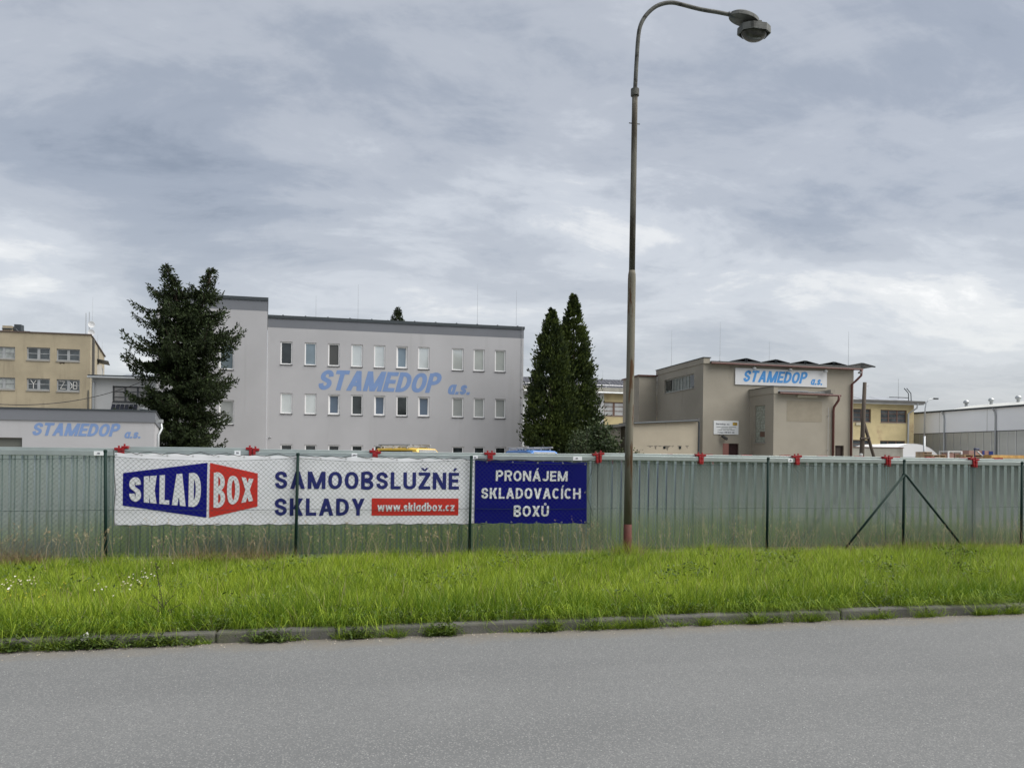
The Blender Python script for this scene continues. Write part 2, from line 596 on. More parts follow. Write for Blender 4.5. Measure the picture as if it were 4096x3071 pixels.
def glyph(ch, W, t):
    """letter as polygons ('p') and thick strokes ('s'), cap height 1, stem weight t"""
    out = []
    acc = None
    if ch in ACC:
        ch, acc = ACC[ch]
    X = 0.745 if ch.islower() else 1.0

    def poly(*p):
        out.append(('p', list(p)))

    def bar(x0, y0, x1, y1):
        poly((x0, y0), (x1, y0), (x1, y1), (x0, y1))

    def diag(x0, y0, x1, y1, w):
        poly((x0, y0), (x0 + w, y0), (x1 + w, y1), (x1, y1))

    def stroke(p, closed=False):
        out.append(('s', p, closed))

    def ell(cx, cy, rx, ry, a0, a1, n=22, e=2.25):
        r = []
        for i in range(n + 1):
            a = math.radians(a0 + (a1 - a0) * i / n)
            c_, s_ = math.cos(a), math.sin(a)
            r.append((cx + rx * math.copysign(abs(c_) ** (2 / e), c_), cy + ry * math.copysign(abs(s_) ** (2 / e), s_)))
        return r
    h = t / 2
    hb = t * 0.88                       # horizontal bars a little thinner than stems
    k = ch.upper() if ch in 'xz' else ch
    if k == 'A':
        d = t * 1.08
        diag(0, 0, W / 2 - d / 2, 1, d)
        diag(W - d, 0, W / 2 - d / 2, 1, d)
        bar(W * .22, .23, W * .78, .23 + hb)
    elif k in 'BPR':
        bar(0, 0, t, 1)
        m = .50 if k == 'B' else .45
        rx = min(W * .45, .27)
        wt = W * (.96 if k == 'B' else 1)
        stroke([(t * .5, 1 - hb / 2)] + ell(wt - h - rx, (1 + m) / 2 + (.0 if k != 'B' else 0), rx, (1 - m) / 2 - hb * .25, 90, -90, 12)[0:] + [(t * .5, m + hb * .25)])
        if k == 'B':
            stroke([(t * .5, m + hb * .25)] + ell(W - h - rx, m / 2, rx, m / 2 - hb * .30, 90, -90, 12) + [(t * .5, hb / 2)])
        if k == 'R':
            diag(W - t * 1.15, 0, W * .42, .48, t * 1.12)
    elif k == 'C':
        stroke(ell(W / 2, .5, W / 2 - h, .5 - h * .9, 42, 318, 28))
    elif k == 'D':
        bar(0, 0, t, 1)
        rx = W * .52
        stroke([(t * .5, 1 - hb / 2)] + ell(W - h - rx, .5, rx, .5 - hb / 2, 90, -90, 18) + [(t * .5, hb / 2)])
    elif k == 'E':
        bar(0, 0, t, 1)
        bar(t * .8, 0, W, hb)
        bar(t * .8, .5 - hb / 2 + .01, W * .92, .5 + hb / 2 + .01)
        bar(t * .8, 1 - hb, W, 1)
    elif k == 'H':
        bar(0, 0, t, 1)
        bar(W - t, 0, W, 1)
        bar(t * .8, .5 - hb / 2, W - t * .8, .5 + hb / 2)
    elif k in 'Il':
        bar(0, 0, t, 1.04 if k == 'l' else 1)
    elif k == 'J':
        stroke([(W - h, 1), (W - h, .33)] + ell(W / 2, .31, W / 2 - h, .31 - h * .9, 0, -165, 14))
    elif k in 'Kk':
        yk = 1.0 if k == 'K' else .745
        bar(0, 0, t, 1.04 if k == 'k' else 1)
        diag(t * .75, yk * .38, W - t * 1.25, yk, t * 1.22)
        diag(W - t * 1.2, 0, W * .30, yk * .60, t * 1.2)
    elif k == 'L':
        bar(0, 0, t, 1)
        bar(t * .8, 0, W, hb)
    elif k == 'M':
        bar(0, 0, t, 1)
        bar(W - t, 0, W, 1)
        d = t * 1.12
        diag(W / 2 - d / 2, 0, 0, 1, d)
        diag(W / 2 - d / 2, 0, W - d, 1, d)
    elif k == 'N':
        bar(0, 0, t, 1)
        bar(W - t, 0, W, 1)
        diag(W - t * 1.15, 0, 0, 1, t * 1.15)
    elif k == 'O':
        stroke(ell(W / 2, .5, W / 2 - h, .5 - h * .9, 0, 360, 36)[:-1], True)
    elif k in 'Ss':
        q = [(.97, .71), (.86, .90), (.5, 1.0), (.14, .91), (.03, .755), (.14, .60), (.5, .50), (.86, .40), (.98, .245), (.86, .09), (.5, 0), (.13, .10), (.02, .29)]
        r = []
        for i in range(len(q) - 1):
            p0, p1, p2, p3 = q[max(i - 1, 0)], q[i], q[i + 1], q[min(i + 2, len(q) - 1)]
            for j in range(4):
                u = j / 4
                r.append(tuple(.5 * (2 * p1[z] + (p2[z] - p0[z]) * u + (2 * p0[z] - 5 * p1[z] + 4 * p2[z] - p3[z]) * u * u + (3 * p1[z] - p0[z] - 3 * p2[z] + p3[z]) * u ** 3) for z in (0, 1)))
        r.append(q[-1])
        stroke([(h + x * (W - t), h * .9 + y * (X - t * .9)) for x, y in r])
    elif k == 'T':
        bar(0, 1 - hb, W, 1)
        bar(W / 2 - h, 0, W / 2 + h, 1 - hb * .8)
    elif k == 'U':
        stroke([(h, 1), (h, .34)] + ell(W / 2, .33, W / 2 - h, .33 - h * .9, 180, 360, 16)[1:] + [(W - h, 1)])
    elif k == 'V':
        d = t * 1.08
        diag(W / 2 - d / 2, 0, 0, 1, d)
        diag(W / 2 - d / 2, 0, W - d, 1, d)
    elif k == 'X':
        d = t * (0.88 if X < 1 else 1.18 if W > .5 else 1.0)
        diag(0, 0, W - d, X, d)
        diag(W - d, 0, 0, X, d)
    elif k == 'Y':
        d = t * 1.12
        bar(W / 2 - h, 0, W / 2 + h, .46)
        diag(W / 2 - d / 2, .38, 0, 1, d)
        diag(W / 2 - d / 2, .38, W - d, 1, d)
    elif k == 'Z':
        bar(0, X - hb, W, X)
        bar(0, 0, W, hb)
        diag(0, hb * .8, W - t * 1.25, X - hb * .8, t * 1.25)
    elif k in 'oadbc':
        if k == 'c':
            stroke(ell(W / 2, X / 2, W / 2 - h, X / 2 - h * .9, 45, 315, 22))
        else:
            stroke(ell(W / 2, X / 2, W / 2 - h, X / 2 - h * .9, 0, 360, 28)[:-1], True)
        if k in 'ad':
            bar(W - t, 0, W, X if k == 'a' else 1.04)
        if k == 'b':
            bar(0, 0, t, 1.04)
    elif k == 'w':
        d = t * .92
        q = W / 4
        diag(q - d / 2, 0, 0, X, d)
        diag(q - d / 2, 0, 2 * q - d / 2, X, d)
        diag(3 * q - d / 2, 0, 2 * q - d / 2, X, d)
        diag(3 * q - d / 2, 0, W - d, X, d)
    elif k == '.':
        bar(0, 0, t * 1.05, t * 1.05)
    c = W / 2 if ch != 'I' else h
    if acc == 'acute':
        poly((c - .06, 1.08), (c + .06, 1.08), (c + .21, 1.27), (c + .03, 1.27))
    if acc == 'caron':
        poly((c - .07, 1.09), (c + .07, 1.09), (c - .09, 1.27), (c - .23, 1.27))
        poly((c - .07, 1.09), (c + .07, 1.09), (c + .23, 1.27), (c + .09, 1.27))
    if acc == 'ring':
        out.append(('r', ell(c, 1.17, .085, .085, 0, 360, 14, 2)[:-1], True))
    return out


def lettering(body, name, parent, material, plane, a0, a1, zb, cap, h=0.004, t=0.17, shear=0.0, gap=0.13, warp=None, ratio=None, step=0.0004):
    """drawn lettering on a wall plane between a0 and a1; warp(u,v) maps the unit box of the line instead"""
    ratio = ratio if ratio else (a1 - a0) / cap
    fixed = {'I': t, 'Í': t, 'l': t, '.': t * 1.05}
    n = len(body)
    sw = sum(GW[ACC[c_][0]] if c_ in ACC else GW[c_] for c_ in body if c_ not in fixed)
    fx = sum(fixed[c_] for c_ in body if c_ in fixed)
    cf = (ratio - shear * .8 - fx - gap * (n - 1)) / sw
    items, x = [], 0.0
    for c_ in body:
        w = fixed[c_] if c_ in fixed else cf * (GW[ACC[c_][0]] if c_ in ACC else GW[c_])
        for it in glyph(c_, w, t):
            items.append((x, it))
        x += w + gap
    polys, lo, hi = [], 1e9, -1e9
    for x0, it in items:
        if it[0] == 'p':
            polys.append((it[1], [tuple(range(len(it[1])))], x0))
        else:
            p, closed = it[1], it[2]
            w = t if it[0] == 's' else t * .38
            m = len(p)
            v, f = [], []
            for i in range(m):
                pa = p[(i - 1) % m] if (closed or i > 0) else p[i]
                pb2 = p[(i + 1) % m] if (closed or i < m - 1) else p[i]
                dx, dy = pb2[0] - pa[0], pb2[1] - pa[1]
                L_ = math.hypot(dx, dy) or 1
                nx_, ny_ = -dy / L_ * w / 2, dx / L_ * w / 2
                ny_ *= .9
                v += [(p[i][0] + nx_, p[i][1] + ny_), (p[i][0] - nx_, p[i][1] - ny_)]
            for i in range(m if closed else m - 1):
                j = (i + 1) % m
                f.append((2 * i, 2 * i + 1, 2 * j + 1, 2 * j))
            polys.append((v, f, x0))
    P2 = []
    for v, f, x0 in polys:
        vv = [(x0 + a + shear * b, b) for a, b in v]
        lo = min(lo, min(a for a, b in vv))
        hi = max(hi, max(a for a, b in vv))
        P2.append((vv, f))
    mb = MB()
    for i, (vv, f) in enumerate(P2):
        hh = h + step * (i % 4)
        pts = []
        for a, b in vv:
            u = (a - lo) / (hi - lo)
            if warp:
                aa, zz, dh = warp(u, b)
                pts.append(plane.P(aa, zz, hh + dh))
            else:
                pts.append(plane.P(a0 + (a1 - a0) * u, zb + b * cap, hh))
        mb.add(pts, f)
    return mb.build(name, material, parent)


# ------------------------------------------------------------------ ground, road, kerb, verge
def asphalt():
    m = bpy.data.materials.new('asphalt')
    m.use_nodes = True
    nt = m.node_tree
    N, L = nt.nodes.new, nt.links.new
    b = nt.nodes['Principled BSDF']
    b.inputs['Roughness'].default_value = 0.82
    b.inputs['Specular IOR Level'].default_value = 0.35
    geo = N('ShaderNodeNewGeometry')

    def noise(s, d=4, r=0.6):
        n = N('ShaderNodeTexNoise')
        n.inputs['Scale'].default_value = s
        n.inputs['Detail'].default_value = d
        n.inputs['Roughness'].default_value = r
        L(geo.outputs['Position'], n.inputs['Vector'])
        return n.outputs['Fac']

    def mr(f, a, bb, c=0.0, d=1.0):
        r = N('ShaderNodeMapRange')
        r.inputs['From Min'].default_value = a
        r.inputs['From Max'].default_value = bb
        r.inputs['To Min'].default_value = c
        r.inputs['To Max'].default_value = d
        L(f, r.inputs['Value'])
        return r.outputs[0]

    def mix(f, a, bb, bt='MIX'):
        x = N('ShaderNodeMix')
        x.data_type = 'RGBA'
        x.blend_type = bt
        L(f, x.inputs['Factor'])
        for nm, val in (('A', a), ('B', bb)):
            if isinstance(val, tuple):
                x.inputs[nm].default_value = val
            else:
                L(val, x.inputs[nm])
        return x.outputs['Result']
    base = mix(mr(noise(0.55, 4), 0.32, 0.68), (0.138, 0.142, 0.141, 1), (0.172, 0.176, 0.174, 1))
    # tyre-polished lanes and old seams run along the road
    mpr = N('ShaderNodeMapping')
    mpr.inputs['Scale'].default_value = (0.10, 1.0, 1)
    L(geo.outputs['Position'], mpr.inputs[0])
    nl = N('ShaderNodeTexNoise')
    nl.inputs['Scale'].default_value = 1.1
    nl.inputs['Detail'].default_value = 5
    L(mpr.outputs[0], nl.inputs['Vector'])
    base = mix(mr(nl.outputs['Fac'], 0.42, 0.66, 0.0, 0.75), base, (0.122, 0.126, 0.126, 1))
    vo = N('ShaderNodeTexVoronoi')
    vo.inputs['Scale'].default_value = 150
    L(geo.outputs['Position'], vo.inputs['Vector'])
    sp = N('ShaderNodeSeparateColor')
    L(vo.outputs['Color'], sp.inputs[0])
    base = mix(mr(sp.outputs[0], 0.0, 1.0), mix(mr(noise(40), 0.3, 0.7), (0.115, 0.118, 0.118, 1), base), base)
    dark = mr(sp.outputs[1], 0.80, 0.86)
    base = mix(dark, base, (0.115, 0.117, 0.118, 1))
    pale = mr(sp.outputs[2], 0.86, 0.92)
    base = mix(pale, base, (0.222, 0.223, 0.217, 1))
    vo2 = N('ShaderNodeTexVoronoi')
    vo2.inputs['Scale'].default_value = 75
    L(geo.outputs['Position'], vo2.inputs['Vector'])
    sp2 = N('ShaderNodeSeparateColor')
    L(vo2.outputs['Color'], sp2.inputs[0])
    chip = N('ShaderNodeMath')
    chip.operation = 'MULTIPLY'
    L(mr(sp2.outputs[0], 0.978, 0.984), chip.inputs[0])
    L(mr(vo2.outputs['Distance'], 0.36, 0.20), chip.inputs[1])
    base = mix(chip.outputs[0], base, (0.40, 0.40, 0.385, 1))
    # washed-in soil along the gutter
    sx = N('ShaderNodeSeparateXYZ')
    L(geo.outputs['Position'], sx.inputs[0])
    ad = N('ShaderNodeMath')
    ad.operation = 'MULTIPLY_ADD'
    L(noise(3.2, 6), ad.inputs[0])
    ad.inputs[1].default_value = 0.6
    L(sx.outputs['Y'], ad.inputs[2])
    dirt = N('ShaderNodeMath')
    dirt.operation = 'MULTIPLY'
    L(mr(ad.outputs[0], 6.85, 7.28), dirt.inputs[0])
    L(mr(noise(22, 4), 0.25, 0.55, 0.45, 1.0), dirt.inputs[1])
    base = mix(dirt.outputs[0], base, (0.175, 0.155, 0.125, 1))
    L(base, b.inputs['Base Color'])
    bp = N('ShaderNodeBump')
    bp.inputs['Strength'].default_value = 0.4
    bp.inputs['Distance'].default_value = 0.004
    L(noise(130, 5, 0.7), bp.inputs['Height'])
    L(bp.outputs[0], b.inputs['Normal'])
    return m


def sheet(name, x0, x1, y0, y1, z, m):
    mb = MB()
    mb.add([(x0, y0, z), (x1, y0, z), (x1, y1, z), (x0, y1, z)], [(0, 1, 2, 3)])
    return tag(mb.build(name, m), kind='structure')


M_soil = mat('verge_soil', (0.075, 0.058, 0.036), 1.0, 0, 0.35, 4, 0.5, 30,
             stain=((0.06, 0.075, 0.02), 0.42, 0.62, 1.2, (1, 1, 1)))
M_ground = mat('distant_ground', (0.10, 0.11, 0.06), 1.0, 0, 0.2, 0.05)
M_yard = mat('yard_concrete', (0.26, 0.25, 0.225), 0.95, 0, 0.12, 0.4, 0.2, 12)
M_kerb = mat('kerb_concrete', (0.10, 0.098, 0.088), 0.95, 0, 0.16, 3.0, 0.4, 60,
             stain=((0.10, 0.105, 0.06), 0.5, 0.7, 2.2, (1, 1, 1)))
sheet('ground', -3000, 3000, -3000, 3000, -0.10, M_ground)
sheet('road', -120, 160, -5.0, 6.96, 0.0, asphalt())
sheet('yard', -90, 160, 11.75, 140, 0.0, M_yard)

KERB_Y = 6.94
kerb = MB()
kerb.box(-40, 60, KERB_Y + 0.03, KERB_Y + 0.105, -0.08, 0.072)
kerb_o = tag(kerb.build('kerb', M_kerb), kind='structure')
ks = MB()
ks.box(0.004, 0.992, 0, 0.13, -0.08, 0.092)
ks0 = None
for i in range(-7, 13):
    x = -1.09 + i * 1.0
    if ks0 is None:
        ks.local = True
        ks0 = ks.build('kerb_stone', M_kerb, kerb_o, bevel=0.018)
        o = ks0
    else:
        o = ks0.copy()
        COL.objects.link(o)
        o.parent = kerb_o
    o.location = (x, KERB_Y + rng.uniform(-0.006, 0.006), rng.uniform(-0.006, 0.006))
    o.rotation_euler = (0, rng.uniform(-0.004, 0.004), rng.uniform(-0.005, 0.005))


def nz(x, y, s=1.0, k=0.0):
    return (np.sin(x * 1.7 * s + 1.3 + k) * np.cos(y * 2.1 * s - 0.7 + k) + 0.6 * np.sin(x * 3.9 * s - y * 2.7 * s + 2.1 * k + 0.4)
            + 0.4 * np.cos(x * 7.3 * s + y * 6.1 * s + k)) / 2.0


def verge_z(x, y):
    x, y = np.asarray(x, float), np.asarray(y, float)
    k = np.clip((y - 7.06) / 0.9, 0, 1)
    back = np.clip((y - 10.3) / 1.3, 0, 1)
    return 0.058 + 0.055 * k - 0.10 * back + 0.018 * nz(x, y, 0.8) * k


gx = np.concatenate([np.linspace(-60, -9, 18), np.linspace(-8.7, 16, 110), np.linspace(17, 80, 18)])
gy = np.linspace(KERB_Y + 0.10, 11.85, 26)
GX, GY = np.meshgrid(gx, gy)
GZ = verge_z(GX, GY)
vmb = MB()
nx = len(gx)
vmb.v = [tuple(p) for p in np.stack([GX.ravel(), GY.ravel(), GZ.ravel()], 1)]
vmb.f = [(j * nx + i, j * nx + i + 1, (j + 1) * nx + i + 1, (j + 1) * nx + i) for j in range(len(gy) - 1) for i in range(nx - 1)]
vmb.m = [0] * len(vmb.f)
tag(vmb.build('verge', M_soil, smooth=True), kind='structure')

# wooded rise across the road behind the viewer (added out of view for window reflections; bearing and height shaped to darken sheet-metal reflections)
hm = MB()
HN = 110
hp = []
for i in range(HN):
    ad_ = 95 + 170 * i / (HN - 1)
    a = math.radians(ad_)
    near = max(0.0, min(1.0, (182 - ad_) / 20))
    hgt_ = (1.4 + 16.6 * near) * (1 + 0.22 * math.sin(i * 1.9) + 0.16 * math.sin(i * 4.3))
    r0_ = 95 - 50 * near
    for r_, h_ in ((r0_, -0.09), (r0_ + 3, hgt_ * .8), (r0_ + 7, hgt_), (r0_ + 60, hgt_ + (1 + near) * (1.5 + 1.5 * math.sin(i * .3))), (260, -0.2)):
        hp.append((math.sin(a) * r_, math.cos(a) * r_, h_))
hm.v = hp
hm.f = [(i * 5 + j, (i + 1) * 5 + j, (i + 1) * 5 + j + 1, i * 5 + j + 1) for i in range(HN - 1) for j in range(4)]
hm.m = [0] * len(hm.f)
tag(hm.build('unseen_hill', mat('unseen_wooded_hill', (0.03, 0.042, 0.022), 1.0, 0, 0.4, 0.3), smooth=True), kind='structure')


# ------------------------------------------------------------------ building helpers
def window(bld, pl, r, frame_m, pane_m, depth=0.12, fw=0.07, mull=(), trans=(), sill=M_sill, tilt=0.0, sill_h=0.04, proud=0.05, fd=0.06):
    """frame ring (window) with pane and sill as its sub-parts, set back in the wall opening"""
    a0, a1, z0, z1 = r
    g = 0.004
    a0, a1, z0, z1 = a0 + g, a1 - g, z0 + g, z1 - g
    mb = MB()
    h0, h1 = -depth, -depth + fd
    pl.box(mb, a0, a1, z1 - fw, z1, h0, h1)
    pl.box(mb, a0, a1, z0, z0 + fw, h0, h1)
    pl.box(mb, a0, a0 + fw, z0 + fw, z1 - fw, h0, h1)
    pl.box(mb, a1 - fw, a1, z0 + fw, z1 - fw, h0, h1)
    for m_, w_ in mull:
        c = a0 + (a1 - a0) * m_
        pl.box(mb, c - w_ / 2, c + w_ / 2, z0 + fw, z1 - fw, h0, h1 - 0.003)
    for t_, w_ in trans:
        c = z0 + (z1 - z0) * t_
        pl.box(mb, a0 + fw, a1 - fw, c - w_ / 2, c + w_ / 2, h0 + 0.004, h1 - 0.006)
    w = mb.build('window', frame_m, bld)
    p = MB()
    hb = -depth + 0.012
    i0, i1, j0, j1 = a0 + fw * 0.8, a1 - fw * 0.8, z0 + fw * 0.8, z1 - fw * 0.8
    if tilt:
        # inward-tilting sash: a thinner ring and its glass hinged at the bottom
        def T(a, z, h):
            k = (z - j0) / (j1 - j0)
            return pl.P(a, z - 0.004, h - tilt * k)
        v = []
        s_ = 0.055
        sash = MB()
        for (b0, b1, c0, c1) in ((i0, i1, j0, j0 + s_), (i0, i1, j1 - s_, j1), (i0, i0 + s_, j0 + s_, j1 - s_), (i1 - s_, i1, j0 + s_, j1 - s_)):
            sash.hexa([T(b0, c0, hb), T(b1, c0, hb), T(b1, c0, hb + 0.05), T(b0, c0, hb + 0.05),
                       T(b0, c1, hb), T(b1, c1, hb), T(b1, c1, hb + 0.05), T(b0, c1, hb + 0.05)])
        sash.build('sash', frame_m, w)
        p.add([T(i0 + s_, j0 + s_, hb + 0.02), T(i1 - s_, j0 + s_, hb + 0.02), T(i1 - s_, j1 - s_, hb + 0.02), T(i0 + s_, j1 - s_, hb + 0.02)], [(0, 1, 2, 3)])
        bk = MB()
        pl.box(bk, i0, i1, j0, j1, -depth - 0.45, -depth - 0.40)
        bk.build('room_shade', G_dark, w)
    else:
        pl.box(p, i0, i1, j0, j1, hb - 0.006, hb + 0.006)
    p.build('pane', pane_m, w)
    if sill is not None:
        s = MB()
        pl.box(s, a0 - 0.02, a1 + 0.02, z0 - sill_h - 0.006, z0 - 0.006, -depth + fd - 0.01, proud)
        s.build('sill', sill, w)
    return w


def rod(bld, p, h, r=0.014):
    mb = MB()
    mb.tube([p, (p[0], p[1], p[2] + h * 0.5), (p[0], p[1], p[2] + h)], [r, r * 0.8, r * 0.5], 5)
    mb.lathe([(0.09, 0), (0.09, 0.08), (0.02, 0.1)], p, 8)
    return mb.build('lightning_rod', M_alu, bld)


# ------------------------------------------------------------------ grey office building
T0 = 52.0
pf = Plane((0, T0), (1, 0), (0, -1))
gl, gr_ = -5.20, 11.79
gb = thing('office_building', 'long light grey three-storey office block with blue painted company name and slim windows', 'building', (3.3, T0 + 6, 0))
xs1 = [(377, 459), (542, 622), (702, 781), (860, 938), (1015, 1090), (1167, 1243), (1315, 1392), (1546, 1624), (1693, 1767), (1838, 1911)]
holes, specs = [], []
row_z = [(7.43, 8.917), (4.24, 5.575), (0.95, 2.25)]
kinds = [['d', 'b', 'g', 'w', 'w', 'B', 'w', 'w', 'w', 'w'], ['w', 'w', 'N', 'd', 'N', 'd', 'N', 'w', 'w', 'w'], ['d'] * 10]
PK = {'d': G_dark, 'b': G_blue, 'g': G_grey, 'w': G_white, 'B': G_blue, 'N': G_navy}
for r_i, (z0, z1) in enumerate(row_z):
    for i, (xa, xb) in enumerate(xs1):
        ya = (1400, 1610, 1790)[r_i]
        a0, a1 = pf.px(xa / 1.7015 + 900, ya)[0], pf.px(xb / 1.7015 + 900, ya)[0]
        holes.append((a0, a1, z0, z1))
        specs.append((a0, a1, z0, z1, kinds[r_i][i]))
ZF, ZC = 9.80, 10.40       # fascia bottom, coping bottom
mb = MB()
pf.wall(mb, gl, gr_, 0, ZF, holes, 0.16)
mb.add([pf.P(gr_, 0), pf.P(gr_, 0, -12), pf.P(gr_, ZF, -12), pf.P(gr_, ZF)], [(0, 1, 2, 3)])
mb.add([pf.P(gl, 0, -12), pf.P(gr_, 0, -12), pf.P(gr_, ZF, -12), pf.P(gl, ZF, -12)], [(0, 1, 2, 3)])
mb.build('wall', M_grey_wall, gb)
mb = MB()
pf.box(mb, gl, gr_ + 0.004, ZF, ZC, 0.004, -12)
mb.build('fascia', M_grey_fascia, gb)
mb = MB()
pf.box(mb, gl, gr_ + 0.06, ZC, 10.60, 0.06, -12.05)
cop = mb.build('coping', M_coping, gb)
for i in range(12):
    mb = MB()
    pf.box(mb, gl + 0.9 + i * 1.42, gl + 0.98 + i * 1.42, 10.60, 10.65, 0.03, -0.10)
    mb.build('coping_clip', M_coping, cop)
for a0, a1, z0, z1, k in specs:
    window(gb, pf, (a0, a1, z0, z1), M_frame, PK[k], depth=0.13, fw=0.075, tilt=0.12 if k in 'BN' else 0.0)
# interior backing so glass never looks through
mb = MB()
pf.box(mb, gl + 0.1, gr_ - 0.1, 0.05, 9.6, -0.9, -1.0)
mb.build('interior_wall', mat('dim_interior', (0.10, 0.10, 0.10), 0.9), gb)
a0 = pf.px(637 / 1.7015 + 900, 1100 + 780 / 1.7015)[0]
a1 = pf.px(1475 / 1.7015 + 900, 1100 + 690 / 1.7015)[0]
zt, zb = pf.px(690 / 1.7015 + 900, 1100 + 645 / 1.7015)[1], pf.px(660 / 1.7015 + 900, 1100 + 781 / 1.7015)[1]
lettering('STAMEDOP', 'painted_lettering', gb, M_signblue, pf, a0, a1, zb, zt - zb, 0.006, 0.222, 0.26, 0.06, step=0.001)
a0, a1 = pf.px(1517 / 1.7015 + 900, 1570)[0], pf.px(1667 / 1.7015 + 900, 1570)[0]
lettering('a.s.', 'painted_lettering', gb, M_signblue, pf, a0, a1, zb - 0.06, (zt - zb) * 0.68, 0.006, 0.20, 0.24, 0.05, step=0.001)
for xx, hh in ((1262, 1.5), (1432, 2.4), (1914, 2.9), (2071, 2.6)):
    rod(gb, (pf.px(xx, 1290)[0], T0 + 0.5, 10.6), hh)
mb = MB()
mb.tube([pf.P(gr_ - 0.14, 10.6, 0.08), pf.P(gr_ - 0.14, 9.7, 0.03), pf.P(gr_ - 0.14, 0.2, 0.03)], 0.013, 5)
for i in range(9):
    pf.box(mb, gr_ - 0.17, gr_ - 0.11, 1.0 + i * 1.05, 1.06 + i * 1.05, 0.0, 0.045)
mb.build('lightning_conductor', M_alu, gb)
mb = MB()
c = pf.px(1080, 1751)
mb.lathe([(0.05, 0), (0.09, 0.03), (0.05, 0.06)], pf.P(c[0], c[1], 0.05), 10)
mb.build('wall_vent', M_zinc, gb)

# taller stair tower at the left end (the same building)
pt = Plane((0, T0 - 0.18), (1, 0), (0, -1))
tl = pt.px(628, 1400)[0]
tr_ = gl - 0.002
wA = pt.rect(877, 1373, 936, 1478)
wB = pt.rect(875, 1600, 936, 1697)
wC = pt.rect(700, 1373, 760, 1478)
mb = MB()
pt.wall(mb, tl, tr_, 0, 10.80, [wA, wB, wC], 0.18)
mb.add([pt.P(tl, 0), pt.P(tl, 0, -12), pt.P(tl, 10.8, -12), pt.P(tl, 10.8)], [(0, 1, 2, 3)])
mb.add([pt.P(tr_, 0), pt.P(tr_ - 1.25, 0, -12), pt.P(tr_ - 1.25, 10.8, -12), pt.P(tr_, 10.8)], [(0, 1, 2, 3)])
mb.build('tower_wall', M_grey_wall, gb)
mb = MB()
mb.prism([(tl, T0 - 0.184), (tr_ + 0.004, T0 - 0.184), (tr_ - 1.25, T0 + 12), (tl, T0 + 12)], 10.80, 11.46, lambda a, b, h: (a, b, h))
mb.build('fascia', M_grey_fascia, gb)
mb = MB()
mb.prism([(tl - 0.05, T0 - 0.24), (tr_ + 0.05, T0 - 0.24), (tr_ - 1.2, T0 + 12), (tl - 0.05, T0 + 12)], 11.46, 11.67, lambda a, b, h: (a, b, h))
mb.build('coping', M_coping, gb)
for w_ in (wA, wB, wC):
    window(gb, pt, w_, M_frame, G_blue if w_ is wA else G_white, depth=0.14, fw=0.08)
mb = MB()
pt.box(mb, tl + 0.1, tr_ - 0.1, 0.05, 10.6, -0.9, -1.0)
mb.build('interior_wall', MATS['dim_interior'], gb)

# ------------------------------------------------------------------ low grey building, front left
TL = 34.0
pl_ = Plane((0, TL), (1, 0), (0, -1))
lb = thing('low_building', 'low flat-roofed light grey building with blue painted company name beside the spruce', 'building', (-12, TL + 4, 0))
lr, ll = -7.83, -22.0
wl = pl_.rect(-60, 1749, 88, 1850)
mb = MB()
pl_.wall(mb, ll, lr, 0, 2.853, [(wl[0], wl[1], 1.0, wl[3])], 0.2)
mb.add([pl_.P(lr, 0), pl_.P(lr - 1.62, 0, -8), pl_.P(lr - 1.62, 2.853, -8), pl_.P(lr, 2.853)], [(0, 1, 2, 3)])
mb.build('wall', M_grey_wall, lb)
mb = MB()
mb.prism([(ll, TL - 0.05), (lr + 0.05, TL - 0.05), (lr - 1.57, TL + 8), (ll, TL + 8)], 2.853, 3.30, lambda a, b, h: (a, b, h))
mb.build('fascia', M_grey_fascia, lb)
mb = MB()
mb.prism([(ll, TL - 0.09), (lr + 0.09, TL - 0.09), (lr - 1.53, TL + 8), (ll, TL + 8)], 3.30, 3.35, lambda a, b, h: (a, b, h))
mb.build('coping', M_coping, lb)
window(lb, pl_, (wl[0], wl[1], 1.0, wl[3]), mat('dark_frame', (0.12, 0.12, 0.11), 0.6), mat('grey_shutter', (0.12, 0.125, 0.11), 0.6), depth=0.17, fw=0.05)
k = 1.842
a0, a1 = pl_.px(240 / k, 1000 + 1362 / k)[0], pl_.px(888 / k, 1000 + 1320 / k)[0]
zt, zb = pl_.px(290 / k, 1000 + 1271 / k)[1], pl_.px(270 / k, 1000 + 1365 / k)[1]
lettering('STAMEDOP', 'painted_lettering', lb, M_signblue, pl_, a0, a1, zb, zt - zb, 0.006, 0.222, 0.26, 0.06, step=0.001)
a0, a1 = pl_.px(917 / k, 1740)[0], pl_.px(1036 / k, 1740)[0]
lettering('a.s.', 'painted_lettering', lb, M_signblue, pl_, a0, a1, zb - 0.06, (zt - zb) * 0.68, 0.006, 0.20, 0.24, 0.05, step=0.001)
mb = MB()
mb.tube([(lr + 0.02, TL + 0.45, 2.95), (lr + 0.16, TL + 0.42, 2.85), (lr + 0.22, TL + 0.35, 2.62), (lr + 0.12, TL + 0.2, 2.35), (lr + 0.10, TL + 0.2, 0.0)], 0.055, 10)
mb.build('downpipe', M_zinc, lb, smooth=True)
mb = MB()
mb.box(lr - 0.01, lr + 0.22, TL + 0.3, TL + 0.6, 2.86, 3.0)
mb.build('gutter_hopper', M_zinc, lb)
mb = MB()
c = pl_.px(1030 / k, 1000 + 1172 / k)
mb.lathe([(0.05, 0), (0.16, 0.05), (0.17, 0.08), (0.02, 0.12)], (c[0], TL + 0.6, 3.35), 12)
mb.build('roof_vent', M_alu, lb)

